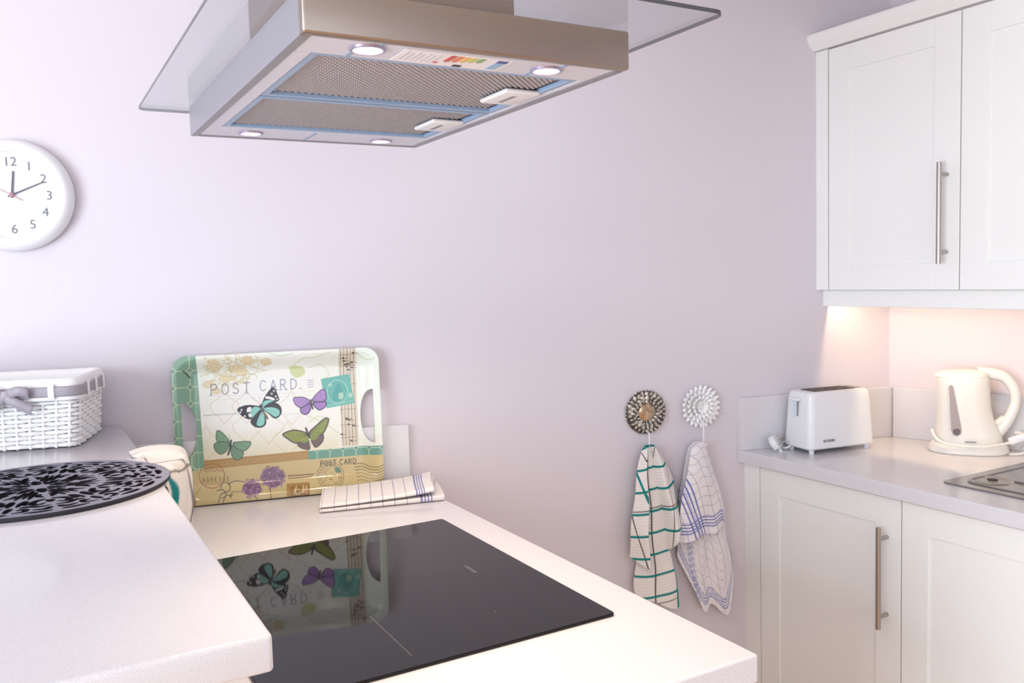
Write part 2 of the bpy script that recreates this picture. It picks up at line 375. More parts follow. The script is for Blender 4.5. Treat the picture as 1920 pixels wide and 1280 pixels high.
b = NB(); box(b, hx0+.0105, hx1-.0105, -.414, hy1-.0105, GZ+.001, GZ+.010, .001); p_back = mk('lamp_panel', b, UND, t)
b = NB(); box(b, hx0+.0105, hx0+.027, -.8235, -.4145, GZ+.001, GZ+.010, .001); mk('bottom_rail', b, UND, t)
b = NB(); box(b, hx1-.0185, hx1-.0105, -.8235, -.4145, GZ+.001, GZ+.010, .001); mk('bottom_rail', b, UND, t)
fx0, fx1 = hx0+.0275, hx1-.019
dia = []
for (y0, y1) in ((-.823, -.624), (-.617, -.4155)):
    b = NB(); box(b, fx0+.006, fx1-.006, y0+.006, y1-.006, GZ+.006, GZ+.012); f = mk('grease_filter', b, FILT, t)
    b = NB(); e = .008
    for a in ((fx0, fx1, y0, y0+e), (fx0, fx1, y1-e, y1), (fx0, fx0+e, y0+e, y1-e), (fx1-e, fx1, y0+e, y1-e)): box(b, a[0], a[1], a[2], a[3], GZ+.0015, GZ+.009, .001)
    tag(mk('filter_edge', b, BLUEF, f), 'blue protective film on the filter edge')
    V, F = [], []; s = .0078; ny = int((y1-y0-.018)/(s*.5)); nx = int((fx1-fx0-.018)/s)
    for j in range(ny):
        for i in range(nx):
            cx = fx0+.010+(i+.5*(j % 2))*s; cy = y0+.010+j*s*.5; k = len(V)
            if cx > fx1-.010: continue
            V += [(cx-s*.40, cy, GZ+.006), (cx, cy-s*.40, GZ+.006), (cx+s*.40, cy, GZ+.006), (cx, cy+s*.40, GZ+.006), (cx, cy, GZ+.0042)]
            F += [(k, k+1, k+4), (k+1, k+2, k+4), (k+2, k+3, k+4), (k+3, k, k+4)]
    me = bpy.data.meshes.new('filter_mesh'); me.from_pydata(V, [], F); me.update()
    tag(link_mesh('filter_mesh', me, FILTD, f), 'punched aluminium filter mesh', kind='stuff')
    yc = (y0+y1)/2 + (.002 if y0 < -.7 else -.007)
    b = NB(); box(b, fx1-.052, fx1-.006, yc-.033, yc+.033, GZ-.0015, GZ+.004, .004, 3); h = tag(mk('filter_latch', b, WPLAS, f, True), 'white plastic filter latch')
    b = NB(); box(b, fx1-.035, fx1-.029, yc-.017, yc+.017, GZ-.0020, GZ-.0010, .0004); mk('latch_slot', b, GREYP, h)
LAMP = mat('hood_lamp', (1, .96, .95, 1), .4, emit=(1, .95, .97, 1), strength=9)
RING = mat('lamp_ring', rgb(170, 160, 186), .3, .6)
for i, (x, y) in enumerate(((-1.888, -.857), (-1.694, -.853), (-1.885, -.381), (-1.691, -.376))):
    T = Matrix.Translation((x, y, GZ))
    b = NB(); lathe(b, [(.0175, .001), (.0165, -.0012), (.0140, -.0014), (.0128, .0005), (.0128, .001)], 28, T, cap=False); r_ = mk('lamp_bezel', b, RING, t, True)
    b = NB(); lathe(b, [(.0127, .0008), (.0105, -.0006), (0, -.0012)], 24, T, cap=False); mk('lamp_lens', b, LAMP, r_, True)
    sp = bpy.data.lights.new('hood_spot', 'SPOT'); sp.energy = (3.8, 6.4, 3.8, 7.2)[i]; sp.spot_size = math.radians((86, 94, 96, 104)[i]); sp.spot_blend = 1.0; sp.shadow_soft_size = .012; sp.color = (1, .78, .55)
    so = bpy.data.objects.new('hood_spot', sp); COL.objects.link(so); so.location = (x, y, GZ-.006); so.parent = t
    so.rotation_euler = (math.radians(0 if i < 2 else 15), math.radians(-9 if i < 2 else -10), 0)      # swivelled towards the worktop
# film strips left on the enamel panels
for x, y, ln in ((-1.897, -.834, .02), (-1.880, -.873, .016), (-1.703, -.832, .016), (-1.685, -.871, .014), (-1.795, -.833, .012), (-1.80, -.378, .06)):
    b = NB(); box(b, x-.0022, x+.0022, y-ln/2, y+ln/2, GZ+.0004, GZ+.0010); mk('film_strip', b, BLUEF, t)
# energy label
lb = NB(); prism(lb, [(-1.856, -.872), (-1.742, -.872), (-1.742, -.830), (-1.856, -.830)], GZ+.0002, GZ+.0008); lbl = tag(mk('energy_label', lb, mat('label_paper', rgb(247, 245, 250), .5), t), 'white energy rating sticker')
for k, c in enumerate(((205, 92, 84), (226, 140, 96), (236, 196, 110), (206, 208, 120), (140, 186, 130))):
    b = NB(); x = -1.808+k*.0078
    prism(b, [(x, -.868), (x+.0062, -.868), (x+.0062, -.848+k*-.002), (x+.0031, -.844+k*-.002), (x, -.848+k*-.002)], GZ-.0002, GZ+.0002); mk('rating_bar', b, mat('rating_%d' % k, rgb(*c), .5), lbl)
b = NB(); prism(b, [(-1.792, -.838), (-1.783, -.838), (-1.783, -.832), (-1.792, -.832)], GZ-.0002, GZ+.0002); mk('rating_class', b, BLACK, lbl)
b = NB(); prism(b, [(-1.757, -.868), (-1.746, -.868), (-1.746, -.860), (-1.757, -.860)], GZ-.0002, GZ+.0002); mk('label_flag', b, mat('label_blue', rgb(70, 92, 160), .5), lbl)
b = NB(); prism(b, [(-1.757, -.858), (-1.746, -.858), (-1.746, -.836), (-1.757, -.836)], GZ-.0002, GZ+.0002); mk('label_column', b, mat('label_pale_blue', rgb(160, 196, 232), .5), lbl)
for k in range(7):
    b = NB(); x = -1.851+k*.0055; box(b, x, x+.0016, -.866+(k % 2)*.004, -.838, GZ-.0001, GZ+.0002); mk('label_text_line', b, mat('label_grey', rgb(206, 204, 214), .5), lbl)
b = NB(); box(b, -1.815, -1.811, -.842, -.838, GZ-.0002, GZ+.0002); mk('label_dot', b, mat('rating_0', rgb(205, 92, 84), .5), lbl)
# glass canopy and chimney
b = NB(); prism(b, rrect(-2.018, -1.559, -.972, -.286, .012, 5), HT+.0005, HT+.0050, .0006)
g = mk('glass_canopy', b, [GLASS, GEDGE], t)
for p in g.data.polygons:
    p.material_index = 0 if abs(p.normal.z) > .9 else 1
b = NB(); box(b, -1.900, -1.672, -.755, -.465, HT+.007, HZ-.0005, .002); mk('chimney', b, STEEL, t)

# ------------------------------------------------------------------ wall clock
CT = WP(-2.233, 0, 1.604)
t = thing('wall_clock', 'round white wall clock at the left picture edge', 'clock', CT, PHI)
RX = Matrix.Rotation(math.radians(90), 4, 'X')      # lathe axis z -> towards the room (-y)
b = NB(); lathe(b, [(.109, .0005), (.116, .004), (.1165, .014), (.112, .026), (.104, .034), (.096, .0355), (.0905, .032), (.0890, .026), (.0890, .022)], 72, RX, cap=False); mk('rim', b, WPLAS, t, 60)
b = NB(); lathe(b, [(.0915, .012), (.0915, .022), (0, .022)], 64, RX); mk('dial', b, mat('clock_dial', rgb(250, 250, 250), .5), t)
NUM = mat('clock_numeral', rgb(120, 122, 130), .6); HND = mat('clock_hand', rgb(96, 94, 112), .5); SEC = mat('second_hand', rgb(178, 132, 142), .5)
for k in range(1, 13):
    a = math.radians(30*k); me = text_mesh(str(k), .0265, .0002); o = link_mesh('numeral', me, NUM, t)
    o.location = (.070*math.sin(a), -.0226, .070*math.cos(a)-.0015); o.rotation_euler = (math.radians(90), 0, 0)
def hand(name, ang, l0, l1, w0, w1, d, material):
    b = NB(); prism(b, [(-w0, l0), (w0, l0), (w1, l1), (-w1, l1)], d, d+.0008)
    b.transform(Matrix.Rotation(math.radians(90), 4, 'X') @ Matrix.Rotation(-math.radians(ang), 4, 'Z')); mk(name, b, material, t)
hand('hour_hand', 6, -.006, .050, .0020, .0016, .0245, HND)
hand('minute_hand', 66, -.008, .066, .0018, .0011, .0258, HND)
hand('second_hand', 300, -.024, .075, .0011, .0006, .0272, SEC)
b = NB(); lathe(b, [(.0045, .0235), (.0045, .0290), (.003, .0298), (0, .0298)], 20, RX); mk('hand_cap', b, SEC, t, True)

# ------------------------------------------------------------------ tray (melamine, printed)
TW, TH = 460.0, 335.0
HM3 = np.array([[3.0264404, -0.07543475, 116.0], [-0.11446293, -2.80918253, 1056.0], [0.0001029, 0.00002419, 1.0]])
NU, NV = 570, 416
uu_, vv_ = np.meshgrid(np.linspace(0, TW, NU), np.linspace(0, TH, NV))
den = HM3[2, 0]*uu_+HM3[2, 1]*vv_+1
AX = (HM3[0, 0]*uu_+HM3[0, 1]*vv_+HM3[0, 2])/den      # print layout coordinates (x to the right, y down)
AY = (HM3[1, 0]*uu_+HM3[1, 1]*vv_+HM3[1, 2])/den
IMG = np.zeros((NV, NU, 3)); IMG[:] = (226, 226, 210)
def region(x0, x1, y0, y1, pad=8):
    mk_ = (AX > x0-pad) & (AX < x1+pad) & (AY > y0-pad) & (AY < y1+pad)
    r = np.where(mk_.any(1))[0]; c = np.where(mk_.any(0))[0]
    if len(r) == 0 or len(c) == 0: return None
    return slice(r[0], r[-1]+1), slice(c[0], c[-1]+1)
def blend(sl, a, col):
    a = np.clip(a, 0, 1)[..., None]; IMG[sl] = IMG[sl]*(1-a)+np.array(col, float)*a
def pmask(poly, sl):
    X, Y = AX[sl], AY[sl]; ins = np.zeros(X.shape, bool); d = np.full(X.shape, 1e9); n = len(poly)
    for i in range(n):
        x1, y1 = poly[i]; x2, y2 = poly[(i+1) % n]
        with np.errstate(divide='ignore', invalid='ignore'):
            c = ((y1 > Y) != (y2 > Y)) & (X < (x2-x1)*(Y-y1)/((y2-y1) if y2 != y1 else 1e-9)+x1)
        ins ^= c
        L2 = (x2-x1)**2+(y2-y1)**2+1e-9; tt = np.clip(((X-x1)*(x2-x1)+(Y-y1)*(y2-y1))/L2, 0, 1)
        d = np.minimum(d, np.hypot(X-x1-tt*(x2-x1), Y-y1-tt*(y2-y1)))
    return np.where(ins, d, -d)
def smooth_poly(pts, n=6): return [(p.x, p.y) for p in cr([(x, y, 0) for x, y in pts], n, True)]
def fill(poly, col, alpha=1.0, outline=None, ow=4, smooth=False):
    if smooth: poly = smooth_poly(poly)
    xs = [p[0] for p in poly]; ys_ = [p[1] for p in poly]; sl = region(min(xs), max(xs), min(ys_), max(ys_))
    if sl is None: return
    d = pmask(poly, sl); blend(sl, (d+1)/2*alpha, col)
    if outline: blend(sl, np.where(d > -1.2, (ow-d)/1.6, 0)*alpha, outline)
def stroke(pts, w, col, alpha=1.0):
    xs = [p[0] for p in pts]; ys_ = [p[1] for p in pts]; sl = region(min(xs), max(xs), min(ys_), max(ys_))
    if sl is None: return
    X, Y = AX[sl], AY[sl]; d = np.full(X.shape, 1e9)
    for (x1, y1), (x2, y2) in zip(pts, pts[1:]):
        L2 = (x2-x1)**2+(y2-y1)**2+1e-9; tt = np.clip(((X-x1)*(x2-x1)+(Y-y1)*(y2-y1))/L2, 0, 1)
        d = np.minimum(d, np.hypot(X-x1-tt*(x2-x1), Y-y1-tt*(y2-y1)))
    blend(sl, (w/2-d)/1.6+.5, col) if alpha >= 1 else blend(sl, np.clip((w/2-d)/1.6+.5, 0, 1)*alpha, col)
def curve(pts, n=8): return [(p.x, p.y) for p in cr([(x, y, 0) for x, y in pts], n)]
def ring(cx, cy, rx_, ry_, w, col, alpha=1.0, a0=0, a1=360):
    stroke([(cx+rx_*math.cos(math.radians(a)), cy+ry_*math.sin(math.radians(a))) for a in np.linspace(a0, a1, 40)], w, col, alpha)
# paper ground: faint tone changes of the print
full = (slice(0, NV), slice(0, NU))
def noise2(sx, sy, k=9):
    g_ = np.zeros(AX.shape)
    for _ in range(k): g_ += np.sin(AX/sx*rng.uniform(.5, 2)+rng.uniform(0, 7)+AY/sy*rng.uniform(-2, 2))
    return g_/k
blend(full, .5+.6*noise2(160, 160), (236, 234, 226))
blend(full, np.exp(-((AX-700)/330)**2-((AY-420)/230)**2)*.7, (238, 236, 236))
blend(full, np.clip((AY-560)/250, 0, .7)*(AX < 1150), (224, 216, 186))
blend(full, np.clip((AX-1120)/120, 0, .7)*(AY < 620), (232, 240, 228))
# ogee lattice behind the butterflies
for (cx, cy) in ((420, 430), (560, 560), (700, 560), (300, 660), (850, 440), (560, 430), (820, 640)):
    for sg in (-1, 1):
        stroke(curve([(cx, cy-110), (cx+sg*30, cy-60), (cx+sg*85, cy-20), (cx+sg*85, cy+20), (cx+sg*35, cy+70), (cx, cy+110)]), 5, (204, 184, 158), .55)
# golden roses along the top left, green scrolls on the right
for _ in range(120):
    cx, cy = rng.uniform(290, 700), rng.uniform(115, 300)
    if (cx-290)/420+(cy-115)/260 > 1.25: continue
    r_ = rng.uniform(8, 30); a0 = rng.uniform(0, 360)
    ring(cx, cy, r_, r_*.7, 6, (206, 178, 124) if rng.random() < .6 else (196, 190, 140), .55, a0, a0+rng.uniform(120, 230))
for cx, cy, r_ in ((360, 170, 44), (520, 200, 46), (430, 250, 40), (570, 140, 40), (320, 290, 34), (690, 150, 34), (370, 330, 30)):
    fill([(cx+r_*math.cos(a)*(1+.15*math.sin(5*a)), cy+.7*r_*math.sin(a)) for a in np.linspace(0, 6.28, 26)[:-1]], (224, 208, 172), .4, (200, 174, 124), 4)
    ring(cx, cy, r_*.5, r_*.35, 4, (200, 172, 120), .6)
stroke(curve([(270, 240), (350, 215), (430, 240), (560, 230), (700, 200)]), 5, (178, 168, 120), .6)
for pts in ([(850, 190), (920, 130), (1010, 120), (1100, 90)], [(840, 180), (850, 230), (900, 240), (930, 200)], [(960, 190), (1040, 170), (1090, 230), (1060, 260)], [(1270, 100), (1330, 140), (1380, 130)], [(950, 500), (1010, 520), (1080, 560), (1150, 610)], [(960, 540), (1020, 500), (1100, 520)], [(700, 90), (780, 110), (860, 95)]):
    stroke(curve(pts), 7, (190, 204, 158), .6)
fill([(840, 180), (925, 185), (935, 230), (880, 255), (850, 225)], (200, 206, 150), .55, smooth=True)
# lower postcard
fill([(100, 820), (285, 815), (950, 765), (1450, 738), (1460, 1000), (100, 1100)], (204, 186, 138))
blend(full, np.clip((AY+.05*AX-960)/60, 0, .55), (188, 172, 124))
fill([(280, 770), (955, 718), (955, 772), (280, 828)], (172, 138, 84))
for k in range(34):
    x = 295+k*19.5; y = 800-(x-280)*.078
    ring(x, y, 9, 15, 3, (196, 168, 116), .8)
# green patterned borders
def border(poly, x0, x1, y0, y1, sp, base, line):
    fill(poly, base)
    sl = region(x0, x1, y0, y1); d = pmask(poly, sl); X, Y = AX[sl], AY[sl]-(-.04)*AX[sl]
    gx, gy = (X/sp) % 1-.5, (Y/sp) % 1-.5; gx2, gy2 = ((X/sp+.5) % 1)-.5, ((Y/sp+.5) % 1)-.5
    q1 = np.abs(np.maximum(np.abs(gx), np.abs(gy))*.55+(np.abs(gx)+np.abs(gy))*.45-.30)*sp
    q2 = np.abs((np.abs(gx2)+np.abs(gy2))-.20)*sp*.8
    ln = np.minimum(q1+0, q2); axis = np.minimum(np.where(np.abs(gy2) > .20, np.abs(gx2), 1), np.where(np.abs(gx2) > .20, np.abs(gy2), 1))*sp
    blend(sl, np.where(d > 0, np.clip((2.6-np.minimum(q2, axis))/1.6+.3, 0, 1), 0), line)
    blend(sl, np.where(d > 0, np.where((np.abs(gx2)+np.abs(gy2)) < .18, .25, 0), 0), (112, 132, 120))
border([(60, 60), (246, 60), (286, 822), (60, 860)], 60, 290, 60, 860, 104, (128, 164, 140), (206, 216, 178))
border([(950, 722), (1450, 684), (1450, 744), (950, 777)], 940, 1460, 680, 780, 84, (112, 158, 144), (186, 212, 188))
fill([(158, 195), (175, 200), (215, 245), (205, 250)], (70, 92, 72))
# music strip
fill([(1148, 50), (1262, 50), (1280, 690), (1172, 698)], (214, 204, 184), .75)
for k in range(5): stroke([(1162+k*21, 60), (1176+k*22, 690)], 3.2, (108, 88, 78), .9)
for k in range(26):
    y = rng.uniform(90, 670); x = rng.uniform(1165, 1255)
    if 230 < y < 450: continue
    fill([(x+10*math.cos(a), y+6*math.sin(a)) for a in np.linspace(0, 6.28, 10)], (96, 80, 72), .85); stroke([(x, y), (x+34, y+2)], 3, (96, 80, 72), .7)
for y in (110, 185, 300, 460, 560, 640): stroke([(1160, y), (1262, y-6)], 3, (110, 92, 80), .7)
# green stamp
fill([(1038, 262), (1222, 232), (1256, 418), (1072, 450)], (104, 176, 164))
ring(1145, 345, 66, 74, 6, (156, 204, 190), .9); ring(1145, 345, 54, 62, 3, (78, 150, 142), .9)
fill([(1110, 400), (1125, 330), (1150, 290), (1180, 320), (1175, 365), (1160, 400)], (84, 160, 156), .8, smooth=True)
fill([(1150, 360), (1178, 350), (1182, 385), (1158, 392)], (176, 200, 176), .6, smooth=True)
fill([(1228+13*math.cos(a), 368+16*math.sin(a)) for a in np.linspace(0, 6.28, 16)], (176, 206, 190), .8); fill([(1098+14*math.cos(a), 300+12*math.sin(a)) for a in np.linspace(0, 6.28, 16)], (160, 200, 184), .7)
stroke([(1085, 432), (1245, 404)], 8, (150, 200, 186), .6)
# lettering
GL = {'P': [[(0, 0), (0, 1)], [(0, 0), (.55, .02), (.72, .25), (.55, .5), (0, .52)]], 'O': [[(.4+.4*math.cos(a), .5+.5*math.sin(a)) for a in np.linspace(0, 6.2832, 20)]],
      'S': [curve([(.66, .16), (.4, 0), (.1, .14), (.16, .42), (.6, .56), (.68, .84), (.36, 1), (.04, .86)], 5)], 'T': [[(-.02, .02), (.8, .02)], [(.4, 0), (.4, 1)]],
      'C': [[(.45+.42*math.cos(a), .5+.5*math.sin(a)) for a in np.linspace(-.8, -5.5, 18)]], 'A': [[(0, 1), (.4, 0), (.8, 1)], [(.14, .64), (.66, .64)]],
      'R': [[(0, 0), (0, 1)], [(0, 0), (.5, .02), (.66, .24), (.5, .48), (0, .5)], [(.3, .5), (.72, 1)]], 'D': [[(0, 0), (0, 1), (.3, 1), (.66, .8), (.72, .5), (.66, .2), (.3, 0), (0, 0)]],
      'E': [[(.6, 0), (0, 0), (0, 1), (.6, 1)], [(0, .5), (.5, .5)]]}
def letters(word, x, y, w, h, adv, slope, sw, col, alpha=1.0, serif=True):
    for ch in word:
        for s_ in GL.get(ch, []):
            stroke([(x+px*w, y+py*h+slope*px*w) for px, py in s_], sw, col, alpha)
            if serif and ch in 'PTARD':
                for (px, py) in (s_[0], s_[-1]):
                    if py > .95: stroke([(x+px*w-9, y+py*h), (x+px*w+9, y+py*h)], sw*.7, col, alpha)
        x += adv; y += slope*adv
INK = (120, 104, 120)
letters('POST', 338, 290, 52, 66, 68, -.05, 5.5, INK, .95); letters('CARD', 648, 270, 48, 64, 66, -.05, 5.5, (128, 124, 150), .95)
stroke([(906, 322), (909, 322)], 7, INK)
letters('POST', 1030, 788, 24, 34, 27, -.05, 4.5, (70, 60, 60), 1, False); letters('CARD', 1155, 780, 25, 34, 29, -.05, 4.5, (70, 60, 60), 1, False)
stroke([(780, 486), (930, 478)], 3, (170, 160, 160), .5)
for k in range(18): stroke([(288+k*12, 487-k*.5), (292+k*12, 481-k*.5)], 4, (120, 112, 116), .8)
for y in (388, 366): stroke([(300, y), (1000, y-24)], 2.2, (190, 184, 184), .6)
for k in range(4): stroke([(952+(k % 2)*6, 270+k*14), (990, 268+k*14)], 6, (166, 160, 186), .7)
for k in range(12): stroke([(818+k*14, 880-k*.7), (827+k*14, 879-k*.7)], 8, (120, 96, 72), .85); stroke([(818+k*13, 895-k*.7), (826+k*13, 894-k*.7)], 7, (120, 96, 72), .8)
# postmarks and waves
ring(330, 868, 82, 78, 4, (170, 110, 84)); ring(330, 868, 78, 74, 2, (170, 110, 84), .6)
letters('ADRESSE', 272, 880, 17, 26, 26, -.02, 4, (126, 108, 88), .9, False)
for k in range(9): stroke([(276+k*14, 835+(k % 3)*4), (284+k*14, 828+(k % 3)*4)], 6, (150, 106, 84), .7); stroke([(285+k*11, 915), (292+k*11, 922)], 5, (176, 120, 98), .6)
ring(1092, 880, 86, 82, 3.5, (112, 98, 78), .9); ring(1092, 880, 60, 56, 3, (112, 98, 78), .5)
for k in range(20):
    a = k*.314; x, y = 1092+72*math.cos(a), 880+68*math.sin(a); stroke([(x, y), (x+10*math.sin(a), y-10*math.cos(a))], 6, (112, 98, 78), .7)
for k in range(14): x, y = rng.uniform(1040, 1150), rng.uniform(840, 920); stroke([(x, y), (x+rng.uniform(10, 26), y+rng.uniform(-6, 6))], 5, (120, 106, 84), .5)
fill([(1120, 835), (1150, 830), (1160, 860), (1130, 865)], (110, 140, 116), .5, smooth=True)
for k in range(6):
    stroke(curve([(1250+k*3, 812+k*20), (1300, 808+k*20), (1350, 826+k*19), (1400, 826+k*17), (1445, 804+k*19)]), 4, (96, 80, 62), .95 if k < 3 else .6)
# brown stamp with script
fill([(806, 926), (955, 918), (955, 1000), (806, 1010)], (164, 130, 74)); fill([(830, 940), (950, 932), (950, 992), (830, 1000)], (146, 112, 66), .7)
stroke(curve([(850, 985), (870, 940), (862, 985), (900, 975), (915, 935), (912, 980), (935, 938), (932, 982)]), 5, (222, 206, 160), .9); stroke([(850, 962), (890, 957)], 4, (222, 206, 160), .9)
# black scrollwork
for pts in ([(370, 1030), (390, 980), (440, 960), (440, 920), (400, 915), (385, 945)], [(400, 1030), (420, 990), (460, 985)], [(430, 925), (480, 905), (540, 912)], [(360, 960), (400, 955), (420, 985), (390, 1005)], [(440, 985), (450, 1000), (455, 975)]):
    stroke(curve(pts), 6, (104, 100, 84), .9)
stroke([(455, 968), (525, 966)], 3.5, (104, 100, 84), .8)
stroke(curve([(190, 975), (215, 990), (222, 1015), (220, 1050)]), 13, (138, 108, 60)); stroke(curve([(215, 990), (250, 950), (262, 940)]), 6, (160, 136, 90), .8)
# allium flowers
def allium(cx, cy, r_, n):
    for k in range(n):
        a, q = rng.uniform(0, 6.28), math.sqrt(rng.random()); x, y = cx+q*r_*math.cos(a), cy+q*r_*.88*math.sin(a); s = rng.uniform(7, 12); ph = rng.uniform(0, 6)
        base = np.array([(122, 92, 124), (150, 120, 154), (98, 72, 98), (168, 140, 170)][rng.integers(4)])
        fill([(x+s*(.55+.45*math.cos(5*b_+ph))*math.cos(b_), y+s*(.55+.45*math.cos(5*b_+ph))*math.sin(b_)) for b_ in np.linspace(0, 6.28, 16)[:-1]], base, .95)
stroke(curve([(700, 940), (702, 980), (706, 1030)]), 7, (128, 112, 84)); stroke(curve([(600, 985), (612, 1010), (622, 1030)]), 7, (128, 112, 84))
fill([(718+74*math.cos(a), 884+62*math.sin(a)) for a in np.linspace(0, 6.28, 24)[:-1]], (132, 104, 132)); fill([(584+60*math.cos(a), 950+42*math.sin(a)) for a in np.linspace(0, 6.28, 24)[:-1]], (126, 94, 128))
allium(718, 884, 84, 150); allium(584, 950, 66, 100)
# butterflies
K = (44, 38, 44)
def wing(pts, col, edge, ow, veins=None, vc=None, hub=None):
    pl = smooth_poly(pts); fill(pl, col, 1, edge, ow)
    if veins:
        for v in veins: stroke([hub, v], 2.2, vc or edge, .6)
# teal and black
wing([(650, 440), (610, 425), (550, 425), (502, 448), (530, 490), (580, 512), (630, 490)], (40, 36, 42), K, 3)
wing([(648, 445), (610, 432), (580, 470), (600, 505), (640, 480)], (136, 194, 184), K, 2)
for a in ([(566, 440), (590, 436), (586, 462), (562, 466)], [(572, 476), (590, 482), (588, 500), (574, 494)]): fill(a, (230, 232, 230), 1, smooth=True)
for x, y in ((528, 452), (548, 492), (520, 468)): fill([(x+7*math.cos(a), y+6*math.sin(a)) for a in np.linspace(0, 6.28, 10)], (228, 230, 230))
wing([(655, 450), (610, 490), (584, 530), (610, 560), (652, 566), (682, 540), (676, 480)], (44, 40, 46), K, 3)
wing([(660, 462), (632, 510), (624, 548), (652, 556), (672, 536), (672, 480)], (140, 200, 190), (90, 150, 146), 2, [(632, 545), (652, 552), (666, 540)], None, (662, 465))
wing([(658, 430), (668, 390), (700, 340), (736, 312), (764, 372), (766, 396), (730, 410), (690, 425)], (42, 38, 44), K, 3)
wing([(660, 432), (672, 398), (720, 392), (728, 410), (690, 428)], (132, 196, 186), K, 2)
for a in ([(686, 368), (715, 372), (740, 384), (736, 396), (705, 386), (682, 382)],): fill(a, (232, 232, 230), 1, smooth=True)
for x, y in ((736, 335), (722, 352), (756, 388), (748, 370)): fill([(x+6*math.cos(a), y+6*math.sin(a)) for a in np.linspace(0, 6.28, 10)], (226, 228, 228))
wing([(665, 445), (720, 405), (770, 425), (784, 465), (765, 500), (735, 508), (700, 480)], (44, 40, 46), K, 3)
wing([(668, 448), (715, 438), (762, 452), (770, 480), (745, 500), (710, 480)], (138, 198, 186), (90, 150, 146), 2, [(760, 460), (764, 482), (740, 496)], None, (670, 450))
fill([(676, 470), (700, 500), (690, 515), (676, 490)], (196, 164, 128), 1, smooth=True); stroke([(652, 425), (664, 462), (694, 512)], 9, (86, 74, 66)); fill([(652+12*math.cos(a), 432+14*math.sin(a)) for a in np.linspace(0, 6.28, 12)], (60, 62, 60))
stroke([(648, 420), (590, 370)], 2, (120, 116, 120), .8); stroke([(655, 418), (640, 362)], 2, (120, 116, 120), .8)
# purple
LV, LVE = (168, 132, 190), (62, 48, 74)
wing([(968, 405), (930, 378), (862, 380), (870, 420), (905, 445), (950, 440)], LV, LVE, 5, [(880, 390), (885, 410), (900, 432), (925, 440)], (104, 78, 128), (966, 408))
wing([(970, 415), (930, 432), (902, 452), (915, 482), (945, 488), (972, 455)], (156, 118, 182), LVE, 6, [(915, 470), (935, 480), (955, 470)], (104, 78, 128), (970, 418))
wing([(980, 400), (1005, 360), (1050, 326), (1072, 350), (1066, 400), (1020, 410)], LV, LVE, 5, [(1045, 340), (1060, 360), (1060, 390), (1030, 400)], (104, 78, 128), (982, 402))
wing([(984, 412), (1030, 405), (1070, 408), (1066, 440), (1030, 462), (1000, 445)], (160, 124, 186), LVE, 6, [(1060, 418), (1050, 440), (1025, 452)], (104, 78, 128), (986, 414))
stroke([(972, 395), (978, 425), (984, 452)], 10, (66, 58, 66))
# olive
OL, OLE = (138, 150, 74), (92, 78, 76)
wing([(950, 612), (905, 590), (850, 584), (786, 610), (820, 645), (870, 672), (930, 655)], OL, OLE, 9, [(820, 612), (840, 635), (870, 655), (905, 660)], (72, 66, 50), (945, 614))
wing([(950, 625), (905, 655), (880, 680), (910, 705), (960, 712), (962, 660)], (112, 96, 94), OLE, 4); fill([(948, 625), (900, 655), (930, 668), (955, 650)], (138, 152, 78), 1, smooth=True)
wing([(955, 605), (1000, 560), (1060, 512), (1088, 520), (1075, 570), (1040, 620), (985, 630)], OL, OLE, 9, [(1060, 530), (1065, 560), (1040, 605), (1005, 620)], (72, 66, 50), (958, 606))
wing([(962, 622), (1010, 625), (1050, 615), (1048, 660), (1010, 698), (985, 690)], (112, 96, 94), OLE, 4); fill([(962, 620), (1020, 618), (1005, 645), (978, 650)], (132, 146, 78), 1, smooth=True)
stroke([(938, 575), (946, 600), (962, 640)], 12, (70, 56, 58)); fill([(955, 640), (968, 640), (972, 690), (962, 690)], (210, 204, 180), .9)
# green
GR, GRE = (122, 158, 128), (56, 66, 60)
wing([(450, 655), (415, 605), (375, 578), (362, 610), (368, 650), (410, 672)], GR, GRE, 4, [(380, 590), (374, 620), (385, 650)], (70, 90, 76), (450, 658))
wing([(448, 665), (400, 652), (352, 662), (352, 700), (385, 732), (425, 715)], (116, 150, 122), GRE, 4, [(362, 675), (365, 700), (385, 722)], (70, 90, 76), (448, 668))
wing([(468, 660), (520, 652), (582, 655), (572, 690), (535, 715), (490, 700)], GR, GRE, 4, [(570, 662), (560, 688), (530, 705)], (70, 90, 76), (468, 664))
wing([(462, 675), (500, 700), (535, 720), (520, 760), (480, 768), (455, 730)], (116, 150, 122), GRE, 4, [(520, 730), (505, 755), (478, 758)], (70, 90, 76), (462, 680))
stroke([(458, 645), (452, 690), (436, 735)], 11, (58, 56, 54)); stroke([(455, 640), (445, 605)], 2, (90, 86, 86), .8)
# tray surface: raised flared rim, two hand holes
def sstep(x): x = np.clip(x, 0, 1); return x*x*(3-2*x)
du = np.minimum(uu_, TW-uu_)/52.0; dv = np.minimum(vv_, TH-vv_)/46.0
rim = np.maximum(1-du, 0)**2+np.maximum(1-dv, 0)**2
hgt = 20*sstep(np.sqrt(rim)*1.25-.08)
hx_, hy_ = 46.0, 46.0
def outside(u, v, r=34.0):
    cu_ = np.clip(u, r, TW-r); cv_ = np.clip(v, r, TH-r); return np.hypot(u-cu_, v-cv_) > r
fu = (uu_[:-1, :-1]+uu_[1:, 1:])/2; fv = (vv_[:-1, :-1]+vv_[1:, 1:])/2
def dhole(u, v, side):
    x = (u if side < 0 else TW-u); c = np.abs(v-(168 if side < 0 else 172))/64.0
    return (x > 17) & (c < 1) & (x < 17+30*np.sqrt(np.clip(1-c**2, 0, 1))**.85)
keep = ~outside(fu, fv) & ~dhole(fu, fv, -1) & ~dhole(fu, fv, 1)
PT = np.stack([(uu_-TW/2)/1000, -hgt/1000, vv_/1000], -1)
me = grid_mesh('serving_tray', PT, IMG, keep)
